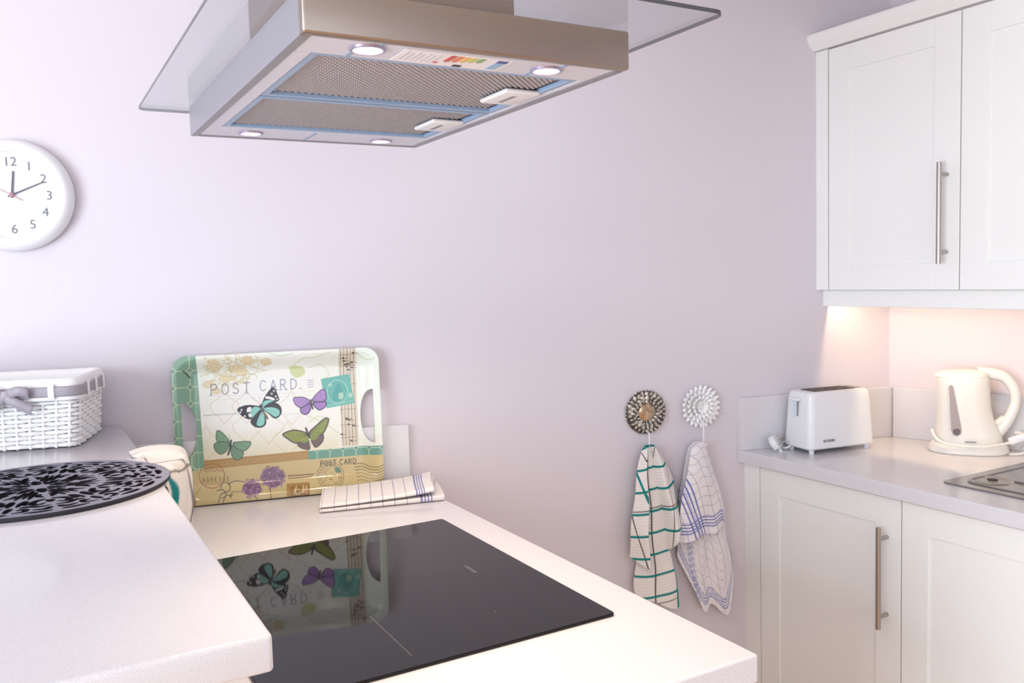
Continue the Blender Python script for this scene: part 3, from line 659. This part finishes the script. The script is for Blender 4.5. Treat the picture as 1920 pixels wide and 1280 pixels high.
t = thing('serving_tray', 'butterfly and postcard print tray leaning on the wall behind the hob', 'tray', WP(-1.714, .028, ZW+.0025), PHI)
o = link_mesh('printed_tray_body', me, attr_mat('melamine_print', .14, .5), t); solid(o, .0024)
t.rotation_euler = (-math.radians(3.0), 0, PHI)

# ------------------------------------------------------------------ wicker basket
t = thing('wicker_basket', 'white wicker basket with linen liner and grey ribbon on the bar', 'basket', (-2.229, .352, ZB+.0005), -.285)
BL, BD, BH = .165, .098, .118
def brect(hl, hd, r, n=140):
    P = rrect(-hl, hl, -hd, hd, r, 8); P = [Vector((x, y, 0)) for x, y in P]
    L = [0]
    for i in range(len(P)): L.append(L[-1]+(P[(i+1) % len(P)]-P[i]).length)
    out = []
    for k in range(n):
        s = L[-1]*k/n; i = max(j for j in range(len(P)) if L[j] <= s+1e-9)
        a, c = P[i], P[(i+1) % len(P)]; d = L[i+1]-L[i]; f = (s-L[i])/d if d > 1e-9 else 0
        p = a.lerp(c, f); tg = (c-a); tg = tg.normalized() if tg.length > 1e-9 else Vector((1, 0, 0)); out.append((p, Vector((tg.y, -tg.x, 0))))
    return out
NST = 44
rows = 11
for j in range(rows):
    z = .006+j*.0082; fl = 1+.05*(z/BH)
    base = brect(BL*fl*.96, BD*fl*.96, .016, NST*4); pts = []
    for k, (p, n) in enumerate(base):
        ph = math.cos(math.pi*(k/4.0)+math.pi*(j % 2)); pts.append(p+n*(.0030*ph)+Vector((0, 0, z+rng.uniform(-.0004, .0004))))
    b = NB(); tube(b, pts, .0040, 6, True); mk('weaver', b, WICK, t, True)
for k in range(NST):
    p0, n0 = brect(BL*.96, BD*.96, .016, NST)[k]; p1, _ = brect(BL*1.01, BD*1.01, .016, NST)[k]
    b = NB(); tube(b, [p0+Vector((0, 0, .001)), p1+Vector((0, 0, BH-.020))], .0030, 6); mk('stake', b, WICK, t, True)
b = NB(); box(b, -BL*.95, BL*.95, -BD*.95, BD*.95, .001, .006, .002); mk('base', b, WICK, t)
# liner: folded over the rim
def wall_strip(hl, hd, r, zs, offs, name, material, n=160, wob=0.0, parent=t, th=.0016):
    V = []
    base = brect(hl, hd, r, n)
    P = np.zeros((len(zs), n+1, 3))
    for i, (z, of) in enumerate(zip(zs, offs)):
        for k in range(n+1):
            p, nn = base[k % n]; wv = wob*(math.sin(k*.37)+.6*math.sin(k*.91+1))
            q = p+nn*(of+wv); P[i, k] = (q.x, q.y, z+wv*.4)
    o = link_mesh(name, grid_mesh(name, P, None), material, parent); solid(o, th, 0); return o
ZT = .134
wall_strip(BL*.985, BD*.985, .016, [.020, .100, .124, .131, ZT, .132, .126, .110, .098, .0925], [-.012, -.010, -.008, -.003, .002, .008, .0105, .0115, .0120, .0120], 'linen_liner', LINEN, wob=.0006)
wall_strip(BL*.985, BD*.985, .016, [.100, .103, .1165, .1195], [.0142, .0152, .0152, .0142], 'ribbon_band', RIBBON, th=.0006)
for k in range(16):
    base = brect(BL*.985, BD*.985, .016, 160); p, n = base[(k*10+7) % 160]
    q = p+n*.0165; tg = Vector((-n.y, n.x, 0)); b = NB()
    M = Matrix.Translation(Vector((q.x, q.y, .110))) @ Matrix.Rotation(math.atan2(tg.y, tg.x), 4, 'Z')
    box(b, -.0055, .0055, -.0012, .0012, -.014, .014, .0008, 2, M); mk('ribbon_loop', b, LINEN, t)
# bow on the front face
bow_x = .048; bow_y = -BD*.985-.020
bt = NB(); box(bt, bow_x-.007, bow_x+.007, bow_y-.004, bow_y+.004, .101, .117, .003, 3); bow = mk('ribbon_bow', bt, RIBBON, t, True)
def strip3(name, pts, wv, parent):
    C_ = cr(pts, 8); W = Vector(wv); P = np.array([[list(p-W), list(p), list(p+W)] for p in C_])
    o = link_mesh(name, grid_mesh(name, P, None), RIBBON, parent); solid(o, .0008, 0)
for sg in (-1, 1):
    strip3('bow_loop', [(bow_x, bow_y, .109), (bow_x+sg*.022, bow_y-.010, .116), (bow_x+sg*.040, bow_y-.008, .113), (bow_x+sg*.036, bow_y+.001, .108), (bow_x+sg*.018, bow_y+.002, .107), (bow_x, bow_y, .109)], (0, 0, .009), bow)
    strip3('bow_tail', [(bow_x, bow_y-.003, .105), (bow_x+sg*.018, bow_y-.005, .094), (bow_x+sg*.044, bow_y-.003, .078)], (.003*sg, 0, .0085), bow)

# ------------------------------------------------------------------ openwork mat on the bar
t = thing('openwork_mat', 'round dark openwork rubber mat with grey top on the bar', 'mat', (-2.172, -.150, ZB+.0005), .12)
RM = .184
def circ(r, n=96): return [(r*math.cos(2*math.pi*k/n), r*math.sin(2*math.pi*k/n)) for k in range(n)]
def pol(r, a): return (r*math.cos(a), r*math.sin(a))
def slot(pts, wd):           # tapered slot around a centre line
    C_ = [Vector((x, y, 0)) for x, y in pts]; C_ = cr(C_, 5); n = len(C_); Lf, Rt = [], []
    for i, p in enumerate(C_):
        d = C_[min(i+1, n-1)]-C_[max(i-1, 0)]; d.normalize(); q = Vector((-d.y, d.x, 0)); f = i/(n-1)
        ww = 1.12*wd*(math.sin(math.pi*min(max(.06+.9*f, 0), 1))**.7)*(1.15-.5*f)/2
        Lf.append(p+q*ww); Rt.append(p-q*ww)
    return [(p.x, p.y) for p in Lf+Rt[::-1]]
holes = []
for k in range(8):
    A = k*math.pi/4
    pa = lambda r, d: pol(r, A+d)
    holes.append(slot([pa(.016, 0), pa(.030, 0), pa(.046, 0)], .012))
    for d in (-.20, .20): holes.append(slot([pa(.040, .39+d*.9), pa(.062, .39+d*.62), pa(.086, .39+d*.55)], .0062))
    holes.append(slot([pa(.026, .39), pa(.050, .39), pa(.080, .39)], .0050))
    holes.append(slot([pa(.058, -.13), pa(.070, -.155), pa(.082, -.07)], .0075))
    holes.append(slot([pa(.058, .13), pa(.070, .155), pa(.082, .07)], .0075))
    for sg in (-1, 1):
        holes.append(slot([pa(.096, sg*.05), pa(.104, sg*.17), pa(.118, sg*.21), pa(.128, sg*.14), pa(.122, sg*.07)], .0085))
        holes.append(slot([pa(.096, .39+sg*.10), pa(.112, .39+sg*.06), pa(.130, .39+sg*.05)], .0072))
        holes.append(slot([pa(.138, sg*.30), pa(.134, sg*.22), pa(.142, sg*.13), pa(.139, sg*.03)], .0080))
        holes.append(slot([pa(.150, sg*.035), pa(.160, sg*.08), pa(.157, sg*.18)], .0080))
        holes.append(slot([pa(.151, sg*.31), pa(.148, sg*.25), pa(.161, sg*.245), pa(.166, sg*.33)], .0070))
        holes.append(slot([pa(.173, sg*.04), pa(.1735, sg*.14), pa(.1725, sg*.24)], .0070))
        holes.append(slot([pa(.100, sg*.29), pa(.113, sg*.30), pa(.124, sg*.27)], .0066))
    holes.append(slot([pa(.137, .39), pa(.150, .39), pa(.163, .39)], .0075))
    holes.append(slot([pa(.103, 0), pa(.111, 0), pa(.119, 0)], .0100))
    holes.append(slot([pa(.172, .36), pa(.1745, .39), pa(.172, .42)], .0070))
NM = 560
gx_, gy_ = np.meshgrid(np.linspace(-RM, RM, NM), np.linspace(-RM, RM, NM))
sd = np.full(gx_.shape, -1.0)
k_ = RM/.190
for H_ in holes:
    H_ = [(x*k_, y*k_) for x, y in H_]; xs = [p[0] for p in H_]; ys_ = [p[1] for p in H_]; pd = .003
    i0, i1 = np.searchsorted(gx_[0], (min(xs)-pd, max(xs)+pd)); j0, j1 = np.searchsorted(gy_[:, 0], (min(ys_)-pd, max(ys_)+pd))
    X, Y = gx_[j0:j1, i0:i1], gy_[j0:j1, i0:i1]; ins = np.zeros(X.shape, bool); dd = np.full(X.shape, 9.0)
    for (x1, y1), (x2, y2) in zip(H_, H_[1:]+H_[:1]):
        ins ^= ((y1 > Y) != (y2 > Y)) & (X < (x2-x1)*(Y-y1)/((y2-y1) if y2 != y1 else 1e-12)+x1)
        L2 = (x2-x1)**2+(y2-y1)**2+1e-12; tt = np.clip(((X-x1)*(x2-x1)+(Y-y1)*(y2-y1))/L2, 0, 1); dd = np.minimum(dd, np.hypot(X-x1-tt*(x2-x1), Y-y1-tt*(y2-y1)))
    sd[j0:j1, i0:i1] = np.maximum(sd[j0:j1, i0:i1], np.where(ins, dd, -dd))
sd = sd+.0002
a_ = sstep((sd+.0008)/.0012)                       # 1 inside a cut-out
zz = .0062-.0048*a_
rad = np.hypot(gx_, gy_); sc = np.where(rad > RM, RM/np.maximum(rad, 1e-9), 1.0)
fr_ = np.hypot((gx_[:-1, :-1]+gx_[1:, 1:])/2, (gy_[:-1, :-1]+gy_[1:, 1:])/2)
ak = sstep((sd+.0016)/.0009)
IMm = np.array((146, 146, 160.0))*(1-ak[..., None])+np.array((34, 32, 38.0))*ak[..., None]
IMm += (rng.normal(0, 9, gx_.shape)*(1-a_))[..., None]
me = grid_mesh('pattern_layer', np.stack([gx_*sc, gy_*sc, zz], -1), IMm, fr_ < RM-.0004)
link_mesh('pattern_layer', me, attr_mat('flocked_rubber', .95, .1, bump=(900, .5)), t)
b = NB(); lathe(b, [(RM-.003, 0), (RM-.0005, .0008), (RM, .0020), (RM, .0056), (RM-.0010, .0063), (RM-.0016, .0050), (RM-.003, .0010)], 120, cap=False); mk('rubber_edge', b, RUBBER, t, True)
b = NB(); lathe(b, [(RM-.003, 0), (RM-.003, .0010), (0, .0010)], 96); mk('rubber_base', b, RUBBER, t)

# ------------------------------------------------------------------ towels
def towel_print(kind, U, Vv):
    """U, Vv in metres across / along the cloth -> sRGB"""
    C_ = np.zeros(U.shape+(3,))
    def line(d, w): return np.clip((w/2-np.abs(d))/.0007+.5, 0, 1)[..., None]
    if kind == 'teal':
        C_[:] = (240, 234, 230)
        C_[:] += (6*np.sin(Vv*2*math.pi/.008))[..., None]
        for arr, col, off, per, w_ in ((U, (92, 84, 84), .035, .085, .0028), (Vv, (100, 92, 90), .03, .26, .0028), (Vv, (28, 134, 132), .05, .058, .0062), (U, (28, 134, 132), .082, .17, .0062)):
            d = (arr-off+per/2) % per-per/2; C_ = C_*(1-line(d, w_))+np.array(col)*line(d, w_)
    else:
        C_[:] = (240, 234, 236)
        for arr, per in ((U, .026), (Vv, .026)):
            d = (arr+per/2) % per-per/2; a = line(d, .0014)*.5; C_ = C_*(1-a)+np.array((112, 116, 160))*a
        for arr, starts in ((U, (.040, .400)), (Vv, (.022,))):
            for s in starts:
                for k in range(4):
                    a = line(arr-s-k*.0085, .0030)*.85; C_ = C_*(1-a)+np.array((92, 104, 176))*a
    return C_
def hanging(name, label, kind, topc, folds, group, nu_seg=42, nv=260, wid=None, sag=None):
    """folds: list of (top t, top z, bottom t, bottom z, depth top, depth bottom, bulge t) fold lines on the wall, joined into one cloth"""
    K = len(folds); cols = []
    f = np.array(folds, float)
    ks = np.linspace(0, K-1, (K-1)*nu_seg+1)
    def interp(c):
        out = []
        for s in ks:
            i = min(int(s), K-2); x = s-i; p1, p2 = c[i], c[i+1]; p0 = c[i-1] if i > 0 else p1; p3 = c[i+2] if i+2 < K else p2
            tn = .45; m1, m2 = (p2-p0)*tn, (p3-p1)*tn
            out.append((2*x**3-3*x*x+1)*p1+(x**3-2*x*x+x)*m1+(-2*x**3+3*x*x)*p2+(x**3-x*x)*m2)
        return np.array(out)
    g_ = np.array([interp(f[:, j]) for j in range(f.shape[1])])
    v = np.linspace(0, 1, nv)[:, None]
    T = g_[0]*(1-v)+g_[2]*v+g_[6]*np.sin(math.pi*v**.8)
    Z = g_[1]*(1-v)+g_[3]*v
    D = g_[4]*(1-v**.7)+g_[5]*v**.7 + .0025*np.sin(T*90+v*5)*v
    T = T+.002*np.sin(Z*40+T*30)
    cx, cz = topc
    P = np.stack([T-cx, -D, Z-cz], -1)
    seg = np.linalg.norm(np.diff(P[int(nv*.82)], axis=0), axis=1); U = np.concatenate([[0], np.cumsum(seg)])
    if wid: U = U*wid/U[-1]
    Lr = np.cumsum(np.r_[np.zeros((1, P.shape[1])), np.linalg.norm(np.diff(P, axis=0), axis=2)], axis=0)
    Vc = Lr if sag is None else Lr+sag
    IM = towel_print(kind, np.broadcast_to(U, Z.shape)*(.35+.65*v**.6)+U.mean()*.65*(1-v**.6), (Lr[-1].max() if kind == 'teal' else Lr[-1])-Lr)
    t_ = thing(name, label, 'towel', WP(cx, 0, cz), PHI, group)
    o = link_mesh('cloth', grid_mesh('cloth', P, IM), attr_mat('tea_towel_cotton', .92, .2, bump=(420, .35)), t_); solid(o, .0022, 0)
    return t_
hanging('tea_towel', 'teal checked towel hanging from the silver hook', 'teal', (-.788, .955), [
    (-.808, .945, -.850, .662, .034, .036, -.006), (-.800, .953, -.812, .638, .042, .074, 0), (-.796, .955, -.806, .690, .034, .012, 0),
    (-.800, .950, -.829, .562, .028, .022, .004), (-.792, .954, -.775, .530, .036, .042, 0), (-.785, .955, -.705, .508, .030, .034, .004),
    (-.783, .953, -.735, .640, .024, .010, 0), (-.780, .955, -.728, .700, .042, .076, .006), (-.776, .950, -.690, .790, .034, .020, .010)], 'tea towels on hooks', wid=.46)
hanging('tea_towel', 'blue and white checked tea towel hanging from the white flower hook', 'blue', (-.640, .955), [
    (-.668, .935, -.722, .690, .046, .050, -.004), (-.655, .950, -.690, .690, .052, .066, 0), (-.640, .953, -.650, .705, .050, .060, 0), (-.630, .953, -.605, .700, .044, .050, .003),
    (-.628, .948, -.560, .700, .034, .030, .01), (-.622, .950, -.537, .552, .026, .026, .012), (-.628, .950, -.557, .459, .030, .030, .006), (-.640, .952, -.606, .498, .034, .026, 0),
    (-.652, .950, -.634, .486, .030, .036, -.004), (-.664, .938, -.700, .640, .026, .020, -.014)], 'tea towels on hooks', wid=.50)

# folded tea towel on the peninsula
t = thing('folded_tea_towel', 'folded blue check tea towel lying beside the tray', 'towel', (-1.500, .205, ZW+.0010), -.235)
def folded():
    dep, lay, R_ = .150, 4, .0042
    path = []
    y0, y1 = -dep/2, dep/2
    z = .0018
    for L in range(lay):
        ys2 = np.linspace(y1, y0, 26) if L % 2 == 0 else np.linspace(y0, y1, 26)
        for y in ys2: path.append((y, z))
        if L < lay-1:
            yc = y0 if L % 2 == 0 else y1; sg = -1 if L % 2 == 0 else 1
            for a in np.linspace(-90, 90, 8)[1:-1]: path.append((yc+sg*R_*math.cos(math.radians(a)), z+R_+R_*math.sin(math.radians(a))))
            z += 2*R_
    path = np.array(path); s = np.r_[0, np.cumsum(np.linalg.norm(np.diff(path, axis=0), axis=1))]
    x = np.linspace(-.130, .130, 260)
    Xg, Sg = np.meshgrid(x, s); Yg = np.broadcast_to(path[:, :1], Xg.shape).copy(); Zg = np.broadcast_to(path[:, 1:], Xg.shape).copy()
    fr = np.clip((Xg+.02)/.15, 0, 1)
    Zg = .0018+(Zg-.0018)*(.68+.10*np.sin(Xg*22+1)+.65*fr**2.2)
    Xg = Xg+.012*np.sin(Sg*9)*np.clip((Xg-.05)/.08, 0, 1)+.008*(Yg/.075)
    P = np.stack([Xg, Yg, Zg], -1)
    C_ = np.zeros(Xg.shape+(3,)); C_[:] = (244, 238, 236); X0 = np.broadcast_to(x, Xg.shape)
    def ln(d, w_): return np.clip((w_/2-np.abs(d))/.0006+.5, 0, 1)[..., None]
    per = .0262
    a = ln((X0+.126+per/2) % per-per/2, .0014)*.65*(X0 < .085)[..., None]; C_ = C_*(1-a)+np.array((120, 116, 150))*a
    a = ln((Sg+per/2) % per-per/2, .0010)*.35; C_ = C_*(1-a)+np.array((150, 146, 170))*a
    for k in range(4):
        a = ln(X0-.086-k*.0062, .0028)*.85; C_ = C_*(1-a)+np.array((104, 112, 178))*a
    return grid_mesh('cloth', P, C_)
o = link_mesh('cloth', folded(), MATS['tea_towel_cotton'], t); solid(o, .0018, 0)

# towel thrown over the bar edge
def draped():
    nw, nf = 90, 70
    sec = cr([(-.020, 0, .0022), (.000, 0, .0060), (.030, 0, .0040), (.062, 0, -.006), (.074, 0, -.030), (.076, 0, -.070), (.072, 0, -.115), (.066, 0, -.150)], 9)
    n = len(sec); P = np.zeros((n, nw, 3)); IM = np.zeros((n, nw, 3)); IM[:] = (240, 234, 228)
    for i, p in enumerate(sec):
        f = i/(n-1)
        for k in range(nw):
            q = k/(nw-1); y = .085-.285*q; g_ = 1-.93*sstep(np.array((q-.05)/.75))        # bulges out at the far end, hugs the bar edge nearer the room
            crease = (.009*math.sin(q*23+f*5)+.006*math.sin(q*41+f*3))*min(1, f*2.5)*(1-.5*q)
            x = XB+min(p.x, 0)+max(p.x, 0)*(g_*.98+.07)+crease*.6
            z = ZB+min(p.z, .0022+.004*g_)+(.010*math.exp(-((q-.22)/.07)**2)-.008*math.exp(-((q-.34)/.06)**2))*min(1, f*3)*(1-f)
            if q > .20: x = max(x, XB+.0025); z = min(z, ZB-.003-.012*f)          # tucked below the overhanging mat
            P[i, k] = (max(x, XB+.002) if p.z < -.002 else x, y+.020*f*(.5-q), z+(crease*.5*(1-f) if q < .2 else 0))
    Q = np.broadcast_to(np.linspace(0, 1, nw), IM.shape[:2]); Fg = np.broadcast_to(np.linspace(0, 1, n)[:, None], IM.shape[:2])
    for d, w_, col in ((Q-.60+.22*(Fg-.3)+.02*np.sin(Fg*22), .055, (36, 130, 136)), (Q-.34+.35*(Fg-.3), .016, (96, 90, 88)), (Q-.16, .014, (110, 104, 100)), (Fg-.62+.25*Q, .020, (110, 104, 100))):
        a = np.clip((w_/2-np.abs(d))/.010+.5, 0, 1)[..., None]; IM = IM*(1-a)+np.array(col)*a
    return grid_mesh('cloth', P, IM)
t = thing('tea_towel', 'white towel with teal stripe draped over the bar edge beside the mat', 'towel', (0, 0, 0))
o = link_mesh('cloth', draped(), MATS['tea_towel_cotton'], t); solid(o, .0016, 0)

# ------------------------------------------------------------------ hooks
t = thing('silver_wall_hook', 'round antique silver beaded hook on the lilac wall', 'hook', WP(-.781, 0, 1.036), PHI, )
b = NB(); lathe(b, [(.056, .0005), (.058, .004), (.054, .011), (.044, .015), (.032, .013), (.024, .008), (.021, .006)], 48, RX, cap=False); mk('backplate', b, mat('gap_shade_silver', rgb(92, 86, 80), 0.45, .6), t, True)  # backplate colour darkened to paint in the shade of the gaps between beads
b = NB(); mm_ = bmesh.new(); bmesh.ops.create_icosphere(mm_, subdivisions=1, radius=1); bead = bpy.data.meshes.new('bead'); mm_.to_mesh(bead); mm_.free()
for r_, n, s, h in ((.0565, 38, .0036, .004), (.0495, 26, .0062, .012), (.0395, 20, .0066, .0145), (.0300, 18, .0052, .0125), (.0238, 24, .0026, .009)):
    for k in range(n):
        a = 2*math.pi*(k+.5*(n % 4 > 1))/n
        bb = bmesh.new(); bb.from_mesh(bead); s_j = s*rng.uniform(.75, 1.25); r_j = r_+rng.uniform(-.0022, .0022)*(r_ > .027)
        bb.transform(Matrix.Translation((r_j*math.cos(a), -h, r_j*math.sin(a))) @ Matrix.Rotation(-a+rng.uniform(-.7, .7), 4, 'Y') @ Matrix.Diagonal((s_j*1.15, s*.8, s_j*.8, 1)))
        join(b, bb)
tag(mk('beading', b, SILVER, t, True), None)
b = NB(); lathe(b, [(.0215, .006), (.0215, .0085), (.0195, .0095), (0, .0095)], 32, RX); tag(mk('centre_disc', b, mat('bronze_mirror', rgb(196, 172, 142), .18, .8), t, True), 'bronze tinted centre disc')
b = NB(); tube(b, cr([(-.005, -.006, -.046), (-.005, -.030, -.050), (-.005, -.034, -.060), (-.005, -.034, -.090), (-.005, -.040, -.096), (-.005, -.048, -.090)], 6), .0019, 8); mk('hook_rod', b, WPLAS, t, True)
t = thing('white_flower_hook', 'white ceramic flower hook on the lilac wall', 'hook', WP(-.622, 0, 1.041), PHI)
PET = mat('white_ceramic', rgb(253, 252, 252), .4)
def petal_mesh(l, wd):
    P = np.zeros((9, 7, 3))
    for i in range(9):
        f = i/8; ww = wd*math.sin(math.pi*min(1, .12+.80*f))**.8
        for k in range(7):
            q = k/3-1; P[i, k] = (q*ww/2, -(.004+.010*math.sin(f*1.9)-.003*q*q), l*f)
    me = grid_mesh('petal', P, None); me.materials.append(PET); return me
for (r_, n, l, wd, ph, off, tl) in ((.032, 22, .027, .0135, 0, .000, .30), (.024, 19, .024, .0125, .15, .005, .50), (.015, 15, .021, .0115, .1, .009, .75), (.007, 10, .016, .0095, .2, .012, 1.0)):
    me = petal_mesh(l, wd)
    for k in range(n):
        a = 2*math.pi*k/n+ph
        o = bpy.data.objects.new('petal', me); COL.objects.link(o); o.parent = t
        o.matrix_local = Matrix.Rotation(a, 4, 'Y') @ Matrix.Translation((0, -off, r_)) @ Matrix.Rotation(tl*.35+rng.uniform(-.05, .05), 4, 'X')
b = NB(); lathe(b, [(.036, .0005), (.036, .004), (.020, .010), (0, .016)], 32, RX); mk('flower_core', b, PET, t, True)
b = NB(); tube(b, cr([(-.008, -.006, -.030), (-.008, -.034, -.036), (-.008, -.040, -.050), (-.008, -.040, -.094), (-.008, -.046, -.100), (-.008, -.056, -.094)], 6), .0022, 8); mk('hook_rod', b, WPLAS, t, True)

# ------------------------------------------------------------------ toaster
t = thing('toaster', 'white two slice toaster on the worktop in the corner', 'toaster', (-.280, -.020, ZW), -.160)
def loft(bm, secs):
    """secs: list of (hx, hy, r, z)"""
    rings = []
    for hx, hy, r, z in secs: rings.append([bm.verts.new((x, y, z)) for x, y in rrect(-hx, hx, -hy, hy, r, 6)])
    n = len(rings[0])
    for A, B in zip(rings, rings[1:]):
        for k in range(n): bm.faces.new((A[k], A[(k+1) % n], B[(k+1) % n], B[k]))
    bm.faces.new(rings[0][::-1]); bm.faces.new(rings[-1])
b = NB(); loft(b, [(.107, .052, .016, .012), (.111, .057, .020, .016), (.110, .056, .020, .040), (.104, .050, .019, .140), (.102, .048, .018, .156), (.097, .043, .016, .1625), (.090, .036, .014, .164)])
mk('body', b, WPLAS, t, 35)
for sx in (-1, 1):
    for sy in (-1, 1):
        b = NB(); lathe(b, [(.0065, 0), (.0080, .013)], 14, Matrix.Translation((sx*.092, sy*.040, 0))); mk('foot', b, WPLAS, t, True)
b = NB(); prism(b, rrect(-.074, .068, -.029, .029, .006), .1638, .1646); sl_ = mk('slot_recess', b, DARKM, t)
BRS = mat('slot_metal', rgb(168, 160, 150), .3, .9)
for y in (-.014, .014):
    b = NB()
    for yy in (-.0085, .0085): box(b, -.070, .060, y+yy-.0012, y+yy+.0012, .1642, .1660)
    for xx in (-.070, -.038, -.006, .026, .058): box(b, xx-.001, xx+.001, y-.0085, y+.0085, .1642, .1652)
    mk('slot_guard', b, BRS, sl_)
b = NB(); box(b, .069, .090, -.026, .026, .1635, .1650, .001); mk('crumb_rack', b, BRS, t)
b = NB(); box(b, -.1180, -.1050, -.014, .022, .140, .148, .002); mk('lever', b, WPLAS, t)
b = NB(); box(b, -.1095, -.1040, -.0025, .0125, .098, .139, .001); o = mk('lever_slot', b, mat('pale_blue_plastic', rgb(226, 234, 242), .4), t)
b = NB(); box(b, -.1100, -.1040, -.0050, -.0030, .098, .140); mk('slot_shadow_line', b, GREYP, t)
me = text_mesh('SEVERIN', .0105, .0003); o = link_mesh('brand_lettering', me, BLACK, t); o.location = (-.048, -.0566, .034); o.rotation_euler = (math.radians(90-3.4), 0, 0)
o.scale = (1.0, 1, 1)
b = NB(); tube(b, cr([(-.104, .030, .012), (-.114, .034, .006), (-.124, .048, .0045), (-.128, .062, .006)], 8), .0032, 8); mk('cord', b, WPLAS, t, True)
# its plug
def plug(name, label, loc, rot, tilt):
    q = thing(name, label, 'plug', loc, rot); q.rotation_euler = (tilt, 0, rot)
    b = NB(); prism(b, [(-.020, -.016), (.020, -.016), (.025, -.004), (.025, .010), (.016, .022), (-.016, .022), (-.025, .010), (-.025, -.004)], .0002, .017, .003); mk('plug_body', b, WPLAS, q, 40)
    for x, y, sx, sy in ((0, .010, .002, .004), (-.011, -.006, .0032, .002), (.011, -.006, .0032, .002)):
        b = NB(); box(b, x-sx, x+sx, y-sy, y+sy, .017, .034, .0006); mk('pin', b, HANDLE, q)
    b = NB(); tube(b, [(0, -.014, .008), (0, -.028, .008)], .0048, 10); mk('cord_grip', b, WPLAS, q, True)
    return q
plug('mains_plug', 'white three pin plug lying beside the toaster', (-.424, .045, ZW+.0170), .5, 1.0)

# ------------------------------------------------------------------ kettle
KR = math.atan2(-.80, .60)
t = thing('electric_kettle', 'cream plastic jug kettle with looped handle on its base', 'kettle', (-.032, -.262, ZW), KR)
def oval(a, c, n=40, e=2.3, egg=0.0, ox=0.0):
    P = []
    for k in range(n):
        th = 2*math.pi*k/n; cx, sx_ = math.cos(th), math.sin(th)
        x = a*math.copysign(abs(cx)**(2/e), cx); y = c*math.copysign(abs(sx_)**(2/e), sx_); P.append((x+ox, y*(1+egg*x/a)))
    return P
def loft2(bm, secs):
    rings = [[bm.verts.new((x, y, z)) for x, y in P] for P, z in secs]; n = len(rings[0])
    for A, B in zip(rings, rings[1:]):
        for k in range(n): bm.faces.new((A[k], A[(k+1) % n], B[(k+1) % n], B[k]))
    bm.faces.new(rings[0][::-1]); bm.faces.new(rings[-1])
b = NB(); loft2(b, [(oval(.094, .066), .0005), (oval(.096, .068), .004), (oval(.092, .065), .018), (oval(.084, .060), .024)]); mk('power_base', b, CREAM, t, 40)
b = NB(); loft2(b, [(oval(.080, .060, egg=.0), .0245), (oval(.082, .061), .030), (oval(.078, .060, ox=-.002), .050), (oval(.068, .060, ox=-.008), .085), (oval(.064, .060, ox=-.012), .120), (oval(.063, .060, ox=-.015), .180), (oval(.0632, .0595, ox=-.016), .196), (oval(.0620, .058, ox=-.016), .200)])
body = mk('jug_body', b, CREAM, t, 40)
b = NB(); loft2(b, [(oval(.064, .056, ox=-.018), .2003), (oval(.063, .055, ox=-.016), .205), (oval(.052, .046, ox=-.010), .212), (oval(.030, .028, ox=-.004), .2155)]); mk('lid', b, CREAM, t, 50)
hp = cr([(.020, 0, .208), (.050, 0, .207), (.080, 0, .198), (.101, 0, .172), (.107, 0, .140), (.100, 0, .108), (.086, 0, .078), (.066, 0, .050), (.050, 0, .034)], 8)
b = NB(); tube(b, hp, [.012+.004*abs(2*i/(len(hp)-1)-1) for i in range(len(hp))], 14, flat=.95); mk('handle', b, CREAM, t, True)
b = NB(); tube(b, cr([(.040, 0, .062), (.064, 0, .074), (.084, 0, .092)], 6), .0105, 10); mk('handle_brace', b, CREAM, t, True)
# water gauge on the side that faces the room
gm = mat('smoked_gauge', rgb(176, 164, 164), .2)
GYS = -.0612
b = NB(); G = [(-.050, .178), (-.046, .182), (-.041, .178), (-.020, .066), (-.022, .055), (-.031, .049), (-.040, .053), (-.044, .064)]
lo = [b.verts.new((x, GYS+.005, z)) for x, z in G]; hi = [b.verts.new((x, GYS-.0012, z)) for x, z in G]; b.faces.new(lo); b.faces.new(hi[::-1])
for i in range(len(G)): b.faces.new((lo[i], lo[(i+1) % len(G)], hi[(i+1) % len(G)], hi[i]))
gg = tag(mk('water_gauge', b, gm, t), 'grey translucent water gauge')
b = NB(); lathe(b, [(.0085, 0), (.0085, .001), (0, .001)], 16, Matrix.Translation((-.0315, GYS-.0012, .061)) @ RX); mk('gauge_float', b, mat('dark_smoke', rgb(112, 100, 104), .3), gg)
b = NB(); box(b, -.012, .014, -.0638, -.0605, .034, .037); mk('brand_strip', b, GREYP, t)
b = NB(); tube(b, cr([(-.088, -.030, .058), (-.080, -.046, .042), (-.060, -.062, .030), (-.020, -.070, .026), (.030, -.068, .026), (.070, -.052, .030), (.096, -.038, .036)], 8), .0038, 8); mk('wrapped_cord', b, CREAM, t, True)
b = NB(); tube(b, cr([(.104, -.030, .060), (.124, -.020, .054), (.136, -.020, .034), (.132, -.026, .012), (.112, -.034, .0045), (.090, -.040, .0045)], 8), .0038, 8); mk('cord_loop', b, CREAM, t, True)
b = NB(); box(b, -.020, .020, -.011, .011, -.009, .009, .004, 3, Matrix.Translation((.108, -.033, .044)) @ Matrix.Rotation(-.45, 4, 'Y')); mk('cord_plug', b, WPLAS, t, True)
for dx, dz in ((.012, -.016), (.020, -.010)):
    b = NB(); box(b, -.0016, .0016, -.0016, .0016, -.008, .008, .0004, 2, Matrix.Translation((.108+dx, -.030, .040+dz)) @ Matrix.Rotation(.6, 4, 'Y')); mk('plug_pin', b, HANDLE, t)
